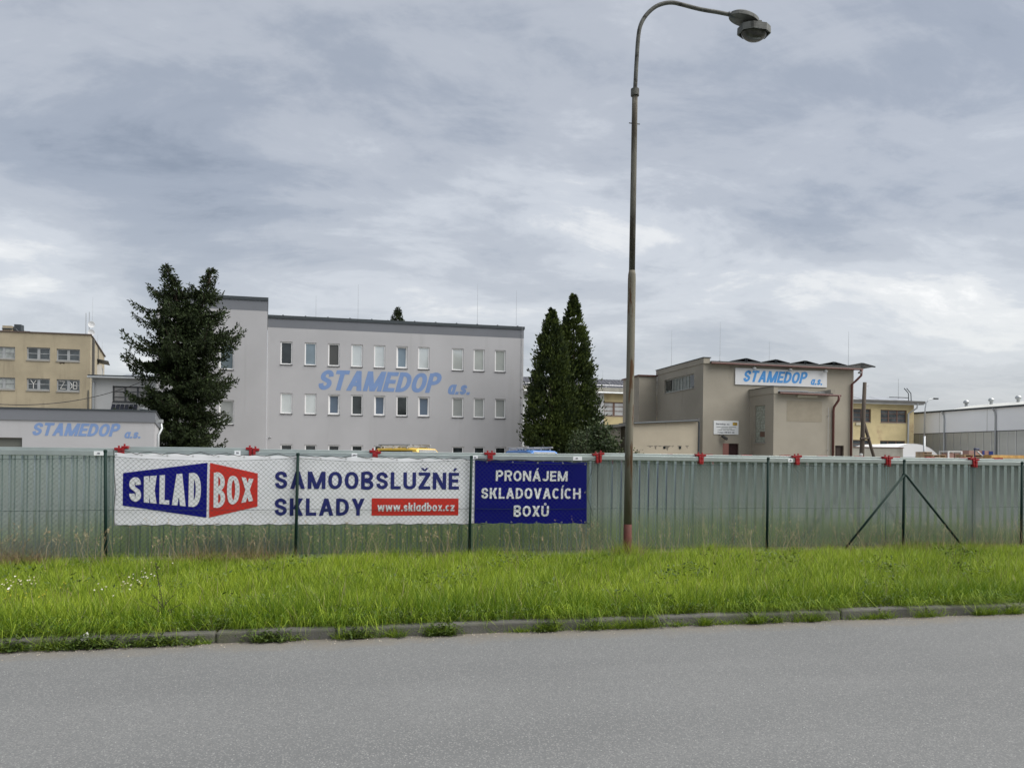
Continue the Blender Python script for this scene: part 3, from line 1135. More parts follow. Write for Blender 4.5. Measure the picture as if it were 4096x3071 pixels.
# ------------------------------------------------------------------ ochre factory block, far left
TB = 68.0
pb = Plane((0, TB), (1, 0), (0, -1))
bb = thing('factory_block', 'ochre plastered two-storey factory block with paired grey windows at the left edge', 'building', (-26, TB + 6, 0))
bl, br, bz = -36.0, pb.px(363, 1337)[0], 11.10
d_ = Vector(ray(418, 1425))
kk = (bz - EYE) / d_.z
bfar = d_ * kk                                   # far end of the right-hand side wall
k = 4.604
bw = []
for (x0, y0, x1, y1) in ((490, 505, 922, 735), (1040, 535, 1470, 755), (-150, 490, 277, 708),
                         (490, 1075, 917, 1290), (1040, 1095, 1467, 1310), (-150, 1055, 277, 1270)):
    bw.append(pb.rect(x0 / k, 1280 + y0 / k, x1 / k, 1280 + y1 / k))
mb = MB()
pb.wall(mb, bl, br, 0, bz - 0.06, bw, 0.22)
ps = Plane((br, TB), (bfar.x - br, bfar.y - TB), (bfar.y - TB, -(bfar.x - br)))
sl = math.hypot(bfar.x - br, bfar.y - TB)
ps.wall(mb, 0, sl, 0, bz - 0.06)
mb.build('wall', M_beige, bb)
mb = MB()
mb.prism([(bl, TB - 0.08), (br + 0.10, TB - 0.08), (bfar.x + 0.10, bfar.y + 0.1), (bl, bfar.y + 0.1)], bz - 0.06, bz + 0.03, lambda a, b, h: (a, b, h))
mb.build('roof_edge', mat('rusty_roof_edge', (0.085, 0.06, 0.05), 0.7), bb)
whitetape = mat('white_tape', (0.6, 0.6, 0.58), 0.7)
for i, r in enumerate(bw):
    w = window(bb, pb, r, M_frame_old, (G_old, G_old, mat('pale_old_glass', (0.30, 0.32, 0.31), 0.15, var=0.3, vscale=2), G_old, G_old, MATS.get('pale_old_glass') or G_old)[i],
               depth=0.16, fw=0.09, mull=((0.5, 0.20),), trans=((0.52, 0.05),), sill=M_sill_old, sill_h=0.10, proud=0.06)

    def tape(pts, nm='tape_letter'):
        t_ = MB()
        for (p0, p1) in pts:
            A = Vector(pb.P(r[0] + (r[1] - r[0]) * p0[0], r[2] + (r[3] - r[2]) * p0[1], -0.095))
            B = Vector(pb.P(r[0] + (r[1] - r[0]) * p1[0], r[2] + (r[3] - r[2]) * p1[1], -0.095))
            t_.tube([A, B], 0.025, 4)
        t_.build(nm, whitetape, w)
    if i == 3:
        tape([((.15, .86), (.27, .55)), ((.39, .86), (.27, .55)), ((.27, .55), (.27, .14))])
    if i == 4:
        tape([((.11, .83), (.33, .83)), ((.33, .83), (.15, .2)), ((.15, .2), (.37, .2))])
        tape([((.57, .78), (.65, .52)), ((.65, .66), (.65, .3)), ((.57, .2), (.65, .4)), ((.71, .8), (.86, .8)), ((.71, .8), (.71, .2)), ((.86, .8), (.86, .55)), ((.71, .5), (.86, .5)), ((.86, .5), (.86, .22)), ((.74, .22), (.86, .22))])
    if i == 0:
        pass
mb = MB()
pb.box(mb, bl + 0.1, br - 0.1, 0.05, 10.9, -1.3, -1.4)
mb.build('interior_wall', MATS['dim_interior'], bb)
dmg = mat('broken_plaster', (0.05, 0.035, 0.025), 1.0, 0, 0.4, 8)
for (x0, y0, x1, y1) in ((1085, 772, 1200, 815), (1085, 1312, 1180, 1345)):
    r = pb.rect(x0 / k, 1280 + y0 / k, x1 / k, 1280 + y1 / k)
    mb = MB()
    pts = [(r[0], (r[2] + r[3]) / 2), (r[0] + 0.25 * (r[1] - r[0]), r[2] + 0.02), (r[0] + .5 * (r[1] - r[0]), r[2] + 0.1), (r[1] - 0.08, r[2] + 0.03), (r[1], r[3] - 0.05), (r[0] + .6 * (r[1] - r[0]), r[3])]
    mb.prism(pts, 0.004, 0.012, lambda a, b, h: pb.P(a, b, h))
    mb.build('broken_plaster', dmg, bb)
mb = MB()
r = pb.rect(-60 / k, 1280 + 88 / k, 115 / k, 1280 + 188 / k)
mb.box(r[0], r[1], TB + 1.0, TB + 4, bz, r[3] + 0.1)
mb.build('roof_housing', M_beige, bb)
mb = MB()
mb.tube([(r[0], TB + 0.95, r[3] - 0.15), (r[0] + 1.0, TB + 0.95, r[3] - 0.15), (r[0] + 1.25, TB + 0.95, r[3] - 0.4), (r[0] + 1.27, TB + 0.95, bz)], 0.05, 6)
mb.box(r[1] + 0.1, r[1] + 0.6, TB + 1.2, TB + 1.8, bz, bz + 0.75)
mb.box(r[1] + 0.6, r[1] + 1.2, TB + 1.3, TB + 1.5, bz, bz + 0.25)
mb.build('roof_unit', M_coping, bb)
M_dish = mat('dish_grey', (0.55, 0.56, 0.57), 0.5)
mb = MB()
dx_ = ps.P(0.6, 0, -0.4)
mb.tube([(dx_[0], dx_[1], bz), (dx_[0], dx_[1], bz + 1.8)], 0.03, 6)
mb.tube([(dx_[0] + .25, dx_[1], bz), (dx_[0] + .25, dx_[1], bz + 1.9)], 0.03, 6)
mast = mb.build('antenna_mast', M_alu, bb)
for zz in (0.15, 1.35):
    mb = MB()
    cd = Vector((dx_[0] + 0.5, dx_[1] - 0.3, bz + zz * 0.55 + 0.1))
    ring = []
    n_ = Vector((0.35, -1, 0.05)).normalized()
    ux = Vector((1, 0.35, 0)).normalized()
    uz = n_.cross(ux)
    for rr, dd in ((0.0, -0.07), (0.13, -0.05), (0.25, 0.0), (0.26, 0.0), (0.14, -0.065), (0.0, -0.085)):
        ring.append([cd + (ux * math.cos(t * math.pi / 9) + uz * math.sin(t * math.pi / 9)) * rr + n_ * dd for t in range(18)])
    for a_ in range(5):
        b0 = len(mb.v)
        mb.add(ring[a_] + ring[a_ + 1], [(t, (t + 1) % 18, 18 + (t + 1) % 18, 18 + t) for t in range(18)])
    mb.tube([cd, cd + n_ * 0.2], 0.02, 6)
    mb.build('dish', M_dish, mast, smooth=True)
for f_, hh in ((0.62, 1.4), (0.99, 1.4)):
    p_ = ps.P(sl * f_, 0, -0.2)
    rod(bb, (p_[0], p_[1], bz), hh, 0.02)
rod(bb, (pb.px(1553 / k, 1333)[0], TB + 2.0, bz), 3.4, 0.014)
# small plant on the right-hand side wall
mb = MB()
ca, cz = ps.px(392, 1476)
ps.box(mb, ca - 1.0, ca - 0.4, cz - 1.2, cz + 0.3, 0, 0.35)
ps.box(mb, ca - 0.2, ca + 0.5, cz - 1.3, cz + 0.1, 0, 0.4)
hv = mb.build('air_handling_unit', mat('unit_white', (0.5, 0.5, 0.49), 0.5), bb)
mb = MB()
mb.hexa([ps.P(ca - 1.2, cz + 0.75, 0), ps.P(ca + 0.8, cz + 0.6, 0), ps.P(ca + 0.8, cz + 0.45, 0.9), ps.P(ca - 1.2, cz + 0.6, 0.9),
         ps.P(ca - 1.2, cz + 0.8, 0), ps.P(ca + 0.8, cz + 0.65, 0), ps.P(ca + 0.8, cz + 0.5, 0.9), ps.P(ca - 1.2, cz + 0.65, 0.9)])
mb.tube([ps.P(ca, cz - 1.2, 0.2), ps.P(ca + 0.1, cz - 2.4, 0.15), ps.P(ca + 0.2, cz - 4, 0.12)], 0.06, 6)
mb.tube([ps.P(ca - .6, bz - 0.1, 0.05), ps.P(ca - .6, cz, 0.05)], 0.03, 5)
mb.build('canopy', M_coping, hv)
mb = MB()
for (x0, y0, x1, y1) in ((0, 0, 0, 0),):
    pb.box(mb, br - 0.16, br - 0.10, 0, 6.6, 0.0, 0.07)
mb.build('downpipe', M_coping, bb)

# ------------------------------------------------------------------ white workshop behind the spruce
TW = 61.0
pw = Plane((0, TW), (1, 0), (0, -1))
wb = thing('workshop_building', 'white workshop with a dark three-part window between ochre block and spruce', 'building', (-14, TW + 3, 0))
k = 1.842
w0, w1 = pw.px(368, 1560)[0], pw.px(628, 1560)[0]
wz = pw.px(420, 1000 + 935 / k)[1]
ww = pw.rect(450, 1545, 600, 1609)
mb = MB()
pw.wall(mb, w0, w1, 0, wz, [ww], 0.2)
mb.add([pw.P(w0, 0), pw.P(w0, 0, -6), pw.P(w0, wz, -6), pw.P(w0, wz)], [(0, 1, 2, 3)])
mb.build('wall', M_offwhite, wb)
window(wb, pw, ww, mat('anthracite_frame', (0.05, 0.055, 0.06), 0.6), mat('curtained_glass', (0.26, 0.255, 0.25), 0.12, var=0.25, vscale=1.2), depth=0.15, fw=0.09, mull=((0.33, 0.12), (0.66, 0.12)), trans=((0.32, 0.05), (0.66, 0.05)))
mb = MB()
pw.box(mb, w0 - 0.2, w1, wz, wz + 0.12, 0.35, -6.2)
mb.build('roof', M_coping, wb)
mb = MB()
mb.tube([pw.P(w0 - 0.2, wz - 0.06, 0.42), pw.P(w1, wz - 0.06, 0.42)], 0.075, 8)
mb.build('gutter', M_zinc, wb)
mb = MB()
mb.tube([pw.P(w0 + 0.12, wz - 0.1, 0.42), pw.P(w0 + 0.15, wz - 0.45, 0.12), pw.P(w0 + 0.15, 0.0, 0.12)], 0.075, 8)
mb.build('downpipe', M_zinc, wb)
ru = pw.rect(449, 1617, 554, 1637)
for i in range(6):
    mb = MB()
    a_ = ru[0] + (ru[1] - ru[0]) * i / 6
    mb.hexa([pw.P(a_ + .02, ru[2] - 0.3, 0.6), pw.P(a_ + (ru[1] - ru[0]) / 6 - .02, ru[2] - 0.3, 0.6), pw.P(a_ + (ru[1] - ru[0]) / 6 - .02, ru[2] - 0.3, 0.64), pw.P(a_ + .02, ru[2] - 0.3, 0.64),
             pw.P(a_ + .02, ru[3], 0.1), pw.P(a_ + (ru[1] - ru[0]) / 6 - .02, ru[3], 0.1), pw.P(a_ + (ru[1] - ru[0]) / 6 - .02, ru[3], 0.14), pw.P(a_ + .02, ru[3], 0.14)])
    mb.build('solar_panel', M_panel, wb)
for i in range(3):
    mb = MB()
    a_ = w0 + 1.9 + i * 2.4
    mb.hexa([pw.P(a_, wz + 0.15, -0.5), pw.P(a_ + 2.2, wz + 0.15, -0.5), pw.P(a_ + 2.2, wz + 0.35, -1.6), pw.P(a_, wz + 0.35, -1.6),
             pw.P(a_, wz + 0.2, -0.5), pw.P(a_ + 2.2, wz + 0.2, -0.5), pw.P(a_ + 2.2, wz + 0.4, -1.6), pw.P(a_, wz + 0.4, -1.6)])
    mb.build('roof_panel', M_alu, wb)

# overhead cable strung across the left
cb = MB()
pA, pB = at_y(-120, 1606, 46), at_y(575, 1523, 55)
pts = []
for i in range(25):
    t = i / 24
    p = pA.lerp(pB, t)
    pts.append((p.x, p.y, p.z - 1.35 * 4 * t * (1 - t) * 0.52))
cb.tube(pts, 0.022, 5)
tag(cb.build('overhead_cable', M_black), 'black overhead cable sagging across the ochre and white walls', 'cable')

# ------------------------------------------------------------------ far building with dark roof (between thuja and brown building)
TFAR = 105.0
pq = Plane((0, TFAR), (1, 0), (0, -1))
fb = thing('roofed_building', 'distant yellow and white building with long dark metal roof behind the lamp post', 'building', (35, TFAR + 6, 0))
fa0, fa1 = pq.px(2080, 1560)[0], pq.px(2680, 1560)[0]
fz = pq.px(2500, 1572)[1]
ztop = pq.px(2500, 1508)[1]
fsplit = pq.px(2416, 1620)[0]
k = 3.568
fw_ = [pq.rect(2080 + x0 / k, 1480 + y0 / k, 2080 + x1 / k, 1480 + y1 / k) for (x0, y0, x1, y1) in ((1195, 458, 1640, 660), (1798, 470, 2240, 668))]
mb = MB()
pq.wall(mb, fsplit, fa1, 0, fz, fw_, 0.25)
mb.build('wall', M_yellow, fb)
mb = MB()
pq.wall(mb, fa0, fsplit, 0, fz)
mb.build('white_wall', M_offwhite, fb)
for r in fw_:
    window(fb, pq, r, M_frame_brown, mat('lined_glass', (0.42, 0.43, 0.43), 0.15, var=0.2, vscale=0.8), depth=0.2, fw=0.14, mull=((0.33, 0.3), (0.66, 0.3)), trans=((0.36, 0.08), (0.68, 0.08)), sill=M_sill_old)
mb = MB()
mb.hexa([pq.P(fa0 - 1, fz - 0.1, 0.5), pq.P(fa1 + 1, fz - 0.1, 0.5), pq.P(fa1 + 1, ztop - .1, -5), pq.P(fa0 - 1, ztop - .1, -5),
         pq.P(fa0 - 1, fz + 0.12, 0.5), pq.P(fa1 + 1, fz + 0.12, 0.5), pq.P(fa1 + 1, ztop + .1, -5), pq.P(fa0 - 1, ztop + .1, -5)])
rf = mb.build('roof', M_darkroof, fb)


def rp(a, t, up=0.12):
    return Vector(pq.P(a, fz + 0.12 + (ztop - fz - 0.02) * t + up, 0.5 - 5.5 * t))


mb = MB()
nrib = int((fa1 - fa0 + 2) / 0.55)
for i in range(nrib):
    a_ = fa0 - 1 + i * 0.55
    mb.tube([rp(a_, 0.0, 0.01), rp(a_, 1.0, 0.01)], 0.03, 3)
mb.build('roof_seam', M_darkroof, rf)
for t_ in (0.42, 0.0):
    mb = MB()
    mb.tube([rp(fa0 - 1, t_, 0.12), rp(fa1 + 1, t_, 0.12)], 0.05, 4)
    mb.build('snow_rail', M_alu, rf)
mb = MB()
for t_, o_ in ((0.93, 0), (0.62, 1.3), (0.30, 0.2), (0.16, 1.6)):
    for i in range(14):
        p = rp(fa0 + 2 + i * 3.6 + o_, t_, 0.1)
        mb.box(p.x - 0.11, p.x + 0.11, p.y - 0.1, p.y + 0.1, p.z - 0.08, p.z + 0.1)
mb.build('snow_hook', M_alu, rf)
mb = MB()
pq.box(mb, fa0 - 1, fa1 + 1, fz - 0.02, fz + 0.62, 0.9, 0.85)
mb.build('snow_board', M_concrete, rf)
mb = MB()
mb.tube([pq.P(fa0 - 1, fz - 0.12, 0.98), pq.P(fa1 + 1, fz - 0.12, 0.98)], 0.12, 6)
mb.build('gutter', M_zinc, fb)
mb = MB()
da = pq.px(2080 + 1720 / k, 1650)[0]
mb.tube([pq.P(da + 0.9, fz - 0.1, 0.9), pq.P(da + 0.8, fz - 0.7, 0.5), pq.P(da, fz - 1.4, 0.14), pq.P(da, 0, 0.14)], 0.11, 6)
mb.build('downpipe', M_zinc, fb)
rod(fb, (da + 0.2, TFAR + 5, ztop), 2.4, 0.02)
rod(fb, (pq.px(2456, 1500)[0], TFAR + 5, ztop), 1.6, 0.02)

# ------------------------------------------------------------------ brown rendered building, right
TR = 46.0
pr = Plane((0, TR), (1, 0), (0, -1))
rb = thing('brown_building', 'brown rendered building with red gutter and white company signboard near its roof', 'building', (28, TR + 4, 0))
k = 2.458


def z8(x, y):
    return 2600 + x / k, 1400 + y / k


ra0, ra1 = 22.34, pr.px(3413, 1650)[0]
pside = Plane((ra0, TR), (0, 1), (-1, 0))           # left-hand side wall, a = distance back from the front
door1 = pr.rect(*z8(773, 918), *z8(872, 1100))
door2 = pr.rect(*z8(1820, 938), *z8(1905, 1100))
door1 = (door1[0], door1[1], 0.05, door1[3])
door2 = (door2[0], door2[1], 0.05, door2[3])
sw = pside.rect(*z8(143, 262), *z8(433, 400))
sw = (min(sw[:2]), max(sw[:2]), sw[2], sw[3])
mb = MB()
pr.wall(mb, ra0, ra1, 0, 7.75, [door1, door2], 0.25)
pside.wall(mb, 0, 7.6, 0, 8.05, [sw], 0.25)
mb.add([(ra1, TR, 0), (ra1, TR + 7.6, 0), (ra1, TR + 7.6, 7.9), (ra1, TR, 7.75)], [(0, 1, 2, 3)])
mb.add([(ra0, TR + 7.6, 0), (ra1, TR + 7.6, 0), (ra1, TR + 7.6, 8.05), (ra0, TR + 7.6, 8.05)], [(0, 1, 2, 3)])
mb.build('wall', M_brown, rb)
mb = MB()
mb.box(ra0 - 0.05, ra0 + 0.40, TR - 0.12, TR + 7.7, 7.75, 8.10)
mb.build('parapet', M_brown, rb)
mb = MB()
mb.box(ra0 - 0.09, ra0 + 0.46, TR - 0.16, TR + 7.75, 8.10, 8.15)
mb.build('parapet_cap', M_coping, rb)
mb = MB()
mb.box(ra0 + 0.42, ra1 + 0.30, TR - 0.32, TR + 7.6, 7.76, 7.90)
mb.build('roof', M_felt, rb)
mb = MB()
mb.tube([(ra0 + 0.35, TR - 0.40, 7.75), (ra1 + 0.40, TR - 0.40, 7.70)], 0.062, 8)
mb.build('gutter', M_gutter, rb)
mb = MB()
mb.tube([(ra1 + 0.32, TR - 0.40, 7.70), (ra1 + 0.30, TR - 0.38, 7.30), (ra1 - 0.0, TR - 0.25, 6.95), (ra1 - 0.22, TR - 0.12, 6.7), (ra1 - 0.22, TR - 0.12, 0)], 0.075, 8)
mb.build('downpipe', M_gutter, rb, smooth=True)
for d_r, dm in ((door1, mat('dark_red_door', (0.035, 0.012, 0.012), 0.5)), (door2, mat('dark_brown_door', (0.035, 0.022, 0.018), 0.5))):
    mb = MB()
    pr.box(mb, d_r[0] + .01, d_r[1] - .01, 0.05, d_r[3] - .01, -0.2, -0.15)
    pr.box(mb, d_r[0] + .01, d_r[0] + .09, 0.05, d_r[3] - .01, -0.15, -0.10)
    pr.box(mb, d_r[1] - .09, d_r[1] - .01, 0.05, d_r[3] - .01, -0.15, -0.10)
    pr.box(mb, d_r[0] + .09, d_r[1] - .09, d_r[3] - .09, d_r[3] - .01, -0.15, -0.10)
    pr.box(mb, d_r[0] + .2, d_r[1] - .2, 1.2, d_r[3] - .25, -0.15, -0.135)
    dr = mb.build('door', dm, rb)
    mb = MB()
    pr.box(mb, d_r[1] - .2, d_r[1] - .12, 1.0, 1.04, -0.15, -0.08)
    mb.build('handle', M_alu, dr)
mb = MB()
pp = pr.rect(*z8(715, 918), *z8(772, 1035))
pr.box(mb, pp[0], door1[0] - 0.005, 1.55, door1[3], 0.003, 0.012)
pr.box(mb, pp[0] + 0.18, door1[0] - 0.005, 0.3, 1.55, 0.003, 0.012)
mb.build('paint_patch', mat('pink_primer', (0.28, 0.13, 0.11), 0.9), rb)
# steel strip window on the side wall
w = window(rb, pside, sw, mat('pale_steel_frame', (0.42, 0.43, 0.40), 0.6), mat('ribbed_glass', (0.14, 0.16, 0.145), 0.3, var=0.35, vscale=5), depth=0.18, fw=0.07,
           mull=tuple((i / 9, 0.045) for i in range(1, 9)), sill=M_sill_old)
mb = MB()
pside.box(mb, sw[0] + 0.1, sw[0] + 0.75, sw[3] - 0.85, sw[3] - 0.08, -0.10, -0.09)
pside.box(mb, sw[1] - 0.95, sw[1] - 0.1, sw[3] - 0.75, sw[3] - 0.08, -0.10, -0.09)
mb.build('vent_flap', G_dark, w)
# signboard
sb = pr.rect(*z8(833, 190), *z8(1733, 352))
ptop = pr.px(*z8(833, 174))[1]
pbot = pr.px(*z8(833, 338))[1]
mb = MB()
pr.box(mb, sb[0], sb[1], pbot, ptop, 0.02, 0.08)
sbo = mb.build('signboard', mat('white_board', (0.62, 0.63, 0.645), 0.6, 0, 0.03, 1), rb)
a0, a1 = pr.px(*z8(912, 312))[0], pr.px(*z8(1543, 260))[0]
zt, zb = pr.px(*z8(950, 200))[1], pr.px(*z8(935, 312))[1]
lettering('STAMEDOP', 'lettering', sbo, M_boardblue, pr, a0, a1, zb, zt - zb, 0.086, 0.222, 0.26, 0.06, step=0.001)
a0, a1 = pr.px(*z8(1573, 320))[0], pr.px(*z8(1687, 320))[0]
lettering('a.s.', 'lettering', sbo, M_boardblue, pr, a0, a1, zb - 0.06, (zt - zb) * 0.68, 0.086, 0.20, 0.24, 0.05, step=0.001)
for i in range(4):
    mb = MB()
    a_ = sb[0] + 1.2 + i * 2.6
    mb.lathe([(0.02, 0.0), (0.13, 0.02), (0.15, 0.10), (0.04, 0.18)], pr.P(a_, 7.42, 0.32), 10)
    mb.tube([pr.P(a_, 7.55, 0.32), pr.P(a_, 7.66, 0.32)], 0.02, 5)
    mb.build('sign_lamp', M_zinc, rb)
# small information board
k2 = 17.015
ib = pr.rect(2840 + 240 / k2, 1670 + 215 / k2, 2840 + 1920 / k2, 1670 + 1140 / k2)
mb = MB()
pr.box(mb, ib[0], ib[1], ib[2], ib[3], 0.01, 0.04)
ibo = mb.build('information_board', mat('white_board_small', (0.70, 0.72, 0.73), 0.5), rb)
M_ink = mat('dark_ink', (0.03, 0.035, 0.06), 0.7)
W_, H_ = ib[1] - ib[0], ib[3] - ib[2]


def ibp(x, y):
    return ib[0] + W_ * x, ib[2] + H_ * y


x0, y0 = ibp(0.08, 0.70)
text('Stamedop, a.s.', 'lettering', ibo, M_ink, pr, x0, ibp(0.64, 0)[0], y0, H_ * 0.13, 0.044, 0.02)
text('Volejte: 608 819 105', 'lettering', ibo, M_ink, pr, ibp(0.15, 0)[0], ibp(0.83, 0)[0], ibp(0, 0.10)[1], H_ * 0.10, 0.044, 0.02)
mb = MB()
for y_, segs in ((0.52, ((.10, .28), (.30, .57), (.60, .90))), (0.41, ((.28, .57), (.59, .73))), (0.30, ((.15, .17), (.19, .34), (.37, .49), (.51, .63), (.66, .84)))):
    for (p0, p1) in segs:
        pr.box(mb, ibp(p0, 0)[0], ibp(p1, 0)[0], ibp(0, y_)[1], ibp(0, y_ + 0.035)[1], 0.04, 0.044)
mb.build('small_print', mat('grey_ink', (0.12, 0.13, 0.13), 0.8), ibo)
mb = MB()
pr.box(mb, ibp(.76, 0)[0], ibp(.95, 0)[0], ibp(0, .66)[1], ibp(0, .89)[1], 0.04, 0.044)
lg = mb.build('emblem', mat('emblem_yellow', (0.50, 0.33, 0.05), 0.6), ibo)
mb = MB()
mb.prism([ibp(.80, .665), ibp(.84, .665), ibp(.93, .80), ibp(.915, .80)], 0.044, 0.046, lambda a, b, h: pr.P(a, b, h))
mb.prism([ibp(.865, .665), ibp(.89, .665), ibp(.945, .80), ibp(.935, .80)], 0.044, 0.046, lambda a, b, h: pr.P(a, b, h))
mb.prism([ibp(.775, .84), ibp(.93, .84), ibp(.92, .875), ibp(.79, .875)], 0.044, 0.0455, lambda a, b, h: pr.P(a, b, h))
# emblem road marks (third level is the lettering level, so they join the small print)
mb.build('emblem_mark', mat('emblem_black', (0.04, 0.035, 0.02), 0.6), ibo)
# flood light under the board
mb = MB()
c = pr.px(*z8(715, 857))
mb.hexa([pr.P(c[0] - .18, c[1] + .02, .1), pr.P(c[0] + .16, c[1] - .18, .1), pr.P(c[0] + .16, c[1] - .18, .35), pr.P(c[0] - .18, c[1] + .02, .35),
         pr.P(c[0] - .14, c[1] + .14, .1), pr.P(c[0] + .2, c[1] - .06, .1), pr.P(c[0] + .2, c[1] - .06, .35), pr.P(c[0] - .14, c[1] + .14, .35)])
mb.tube([pr.P(c[0] - .3, c[1] + .2, 0), pr.P(c[0] - .1, c[1] + .08, .2)], 0.025, 5)
mb.build('flood_light', mat('dark_lamp', (0.05, 0.05, 0.05), 0.5), rb)
# solar panels standing in pairs on the roof
for i in range(5):
    a_ = ra0 + 3.1 + i * 2.15
    for s_ in (-1, 1):
        mb = MB()
        mb.hexa([(a_, TR + 0.2, 8.20), (a_ + s_ * 1.0, TR + 0.2, 7.99), (a_ + s_ * 1.0, TR + 3.4, 7.99), (a_, TR + 3.4, 8.20),
                 (a_, TR + 0.2, 8.24), (a_ + s_ * 1.0, TR + 0.2, 8.03), (a_ + s_ * 1.0, TR + 3.4, 8.03), (a_, TR + 3.4, 8.24)])
        sp_ = mb.build('solar_panel', M_panel, rb)
        mb = MB()
        mb.tube([(a_ + s_ * 0.06, TR + 0.15, 8.22), (a_ + s_ * 0.06, TR + 0.15, 7.93)], 0.03, 4)
        mb.tube([(a_ + s_ * 0.06, TR + 0.14, 8.21), (a_ + s_ * 1.02, TR + 0.14, 8.01)], 0.025, 4)
        mb.tube([(a_ + s_ * 0.06, TR + 0.15, 7.97), (a_ + s_ * 1.02, TR + 0.15, 7.97)], 0.025, 4)
        mb.build('panel_bracket', M_coping, sp_)
for p_, h_ in (((ra0 + 0.2, TR + 5.5, 8.15), 2.6), ((ra0 + 1.3, TR + 0.3, 7.93), 2.6), ((ra0 + 7.6, TR + 5, 7.93), 2.3), ((ra1 - 0.2, TR + 0.3, 7.93), 2.4)):
    rod(rb, p_, h_)
# low front extension
e_s = pr.px(2997, 1700)[0]
e_y = at_x(3094, 1700, e_s).y
pe = Plane((0, e_y), (1, 0), (0, -1))
pes = Plane((e_s, TR), (0, -1), (-1, 0))             # its left side, a = distance forward
er = pe.px(3334, 1700)[0]
ez = pe.px(3094, 1400 + 425 / k)[1]
gbk = pes.rect(*z8(1030, 545), *z8(1130, 905))
gbk = (min(gbk[:2]), max(gbk[:2]), gbk[2], gbk[3])
mb = MB()
pe.wall(mb, e_s, er, 0, ez)
pes.wall(mb, 0, TR - e_y, 0, ez, [gbk], 0.2)
mb.add([(er, e_y, 0), (er, TR, 0), (er, TR, ez), (er, e_y, ez)], [(0, 1, 2, 3)])
mb.build('extension_wall', M_brown, rb)
for (b0, b1, b2) in ((e_s - 0.04, e_s + 0.25, 0.42), (er - 0.25, er + 0.04, 0.34)):
    mb = MB()
    mb.box(b0, b1, e_y - 0.05, TR - 0.02, ez + 0.002, ez + b2)
    mb.build('extension_parapet', M_brown, rb)
mb = MB()
mb.box(e_s - 0.08, e_s + 0.30, e_y - 0.09, TR - 0.02, ez + 0.42, ez + 0.46)
mb.box(e_s + 0.26, er - 0.26, e_y - 0.3, TR - 0.02, ez + 0.005, ez + 0.09)
mb.build('extension_roof', M_felt, rb)
mb = MB()
mb.box(e_s + 0.3, e_s + 2.6, e_y + 0.4, e_y + 1.0, ez + 0.18, ez + 0.26)
mb.box(e_s + 2.6, er - 0.3, e_y + 0.4, e_y + 1.0, ez + 0.14, ez + 0.22)
mb.build('roof_sheet', M_alu, rb)
mb = MB()
mb.tube([(e_s + 0.2, e_y - 0.36, ez + 0.0), (er + 0.25, e_y - 0.36, ez - 0.05)], 0.06, 8)
mb.build('gutter', M_gutter, rb)
mb = MB()
mb.tube([(er + 0.12, e_y - 0.36, ez - 0.05), (er + 0.1, e_y - 0.34, ez - 0.35), (er - 0.06, e_y - 0.12, ez - 0.75), (er - 0.08, e_y - 0.1, ez - 1.0), (er - 0.08, e_y - 0.1, 0)], 0.075, 8)
mb.build('downpipe', M_gutter, rb, smooth=True)
gw, gh = gbk[1] - gbk[0], gbk[3] - gbk[2]
mb = MB()
pes.box(mb, gbk[0] + .004, gbk[1] - .004, gbk[2] + .004, gbk[3] - .004, -0.16, -0.12)
gwin = mb.build('glass_block_window', M_sill_old, rb)
blk = None
for i in range(5):
    for j in range(14):
        if j in (2, 3) and i in (2, 3, 4):
            continue
        b_ = MB()
        pes.box(b_, gbk[0] + gw * (i + .08) / 5, gbk[0] + gw * (i + .92) / 5, gbk[2] + gh * (j + .08) / 14, gbk[2] + gh * (j + .92) / 14, -0.12, -0.085)
        b_.build('glass_block', G_block, gwin)
b_ = MB()
pes.box(b_, gbk[0] + gw * 2.05 / 5, gbk[1] - 0.02, gbk[2] + gh * 2.05 / 14, gbk[2] + gh * 3.95 / 14, -0.12, -0.09)
b_.build('vent_flap', M_frame_brown, gwin)
b_ = MB()
pes.box(b_, gbk[0] - .05, gbk[1] + .05, gbk[2] - 0.09, gbk[2] - 0.005, -0.1, 0.06)
b_.build('sill', M_sill_old, gwin)
mb = MB()
c0 = pe.px(*z8(1440, 450))
c1 = pe.px(*z8(1632, 450))
pe.box(mb, c0[0], c1[0], c0[1] - 0.1, c0[1] + 0.05, 0.02, 0.16)
mb.build('wall_lamp', mat('lamp_cream', (0.45, 0.42, 0.33), 0.5), rb)
mb = MB()
r = pe.rect(*z8(1345, 500), *z8(1690, 705))
pe.box(mb, r[0], r[1], r[2], r[3], 0.002, 0.008)
mb.build('plaster_patch', mat('patched_render', (0.275, 0.245, 0.19), 0.95, 0, 0.06, 2), rb)
mb = MB()
for zz in (0.45, 2.55):
    mb.tube([pe.P(er - 0.42, 1.8 + zz, 0.0), pe.P(er - 0.42, 1.8 + zz, 0.12)], 0.02, 4)
mb.tube([pe.P(er - 0.42, 0.2, 0.07), pe.P(er - 0.42, ez - 0.8, 0.07)], 0.012, 4)
mb.build('lightning_conductor', M_alu, rb)
# block at the back left of the side wall
mb = MB()
q0 = pr.px(2558, 1600)
xb0 = at_y(2556, 1600, TR + 7.62).x
xb1 = at_y(2636, 1600, TR + 7.62).x
bzt = at_y(2600, 1505, TR + 7.62).z
mb.box(xb0, ra0 - 0.002, TR + 7.62, TR + 11, 0, bzt)
mb.build('rear_block', M_brown, rb)
mb = MB()
mb.box(xb0 - 0.12, ra0 - 0.002, TR + 7.50, TR + 11.1, bzt, bzt + 0.09)
mb.build('rear_block_cap', M_gutter, rb)

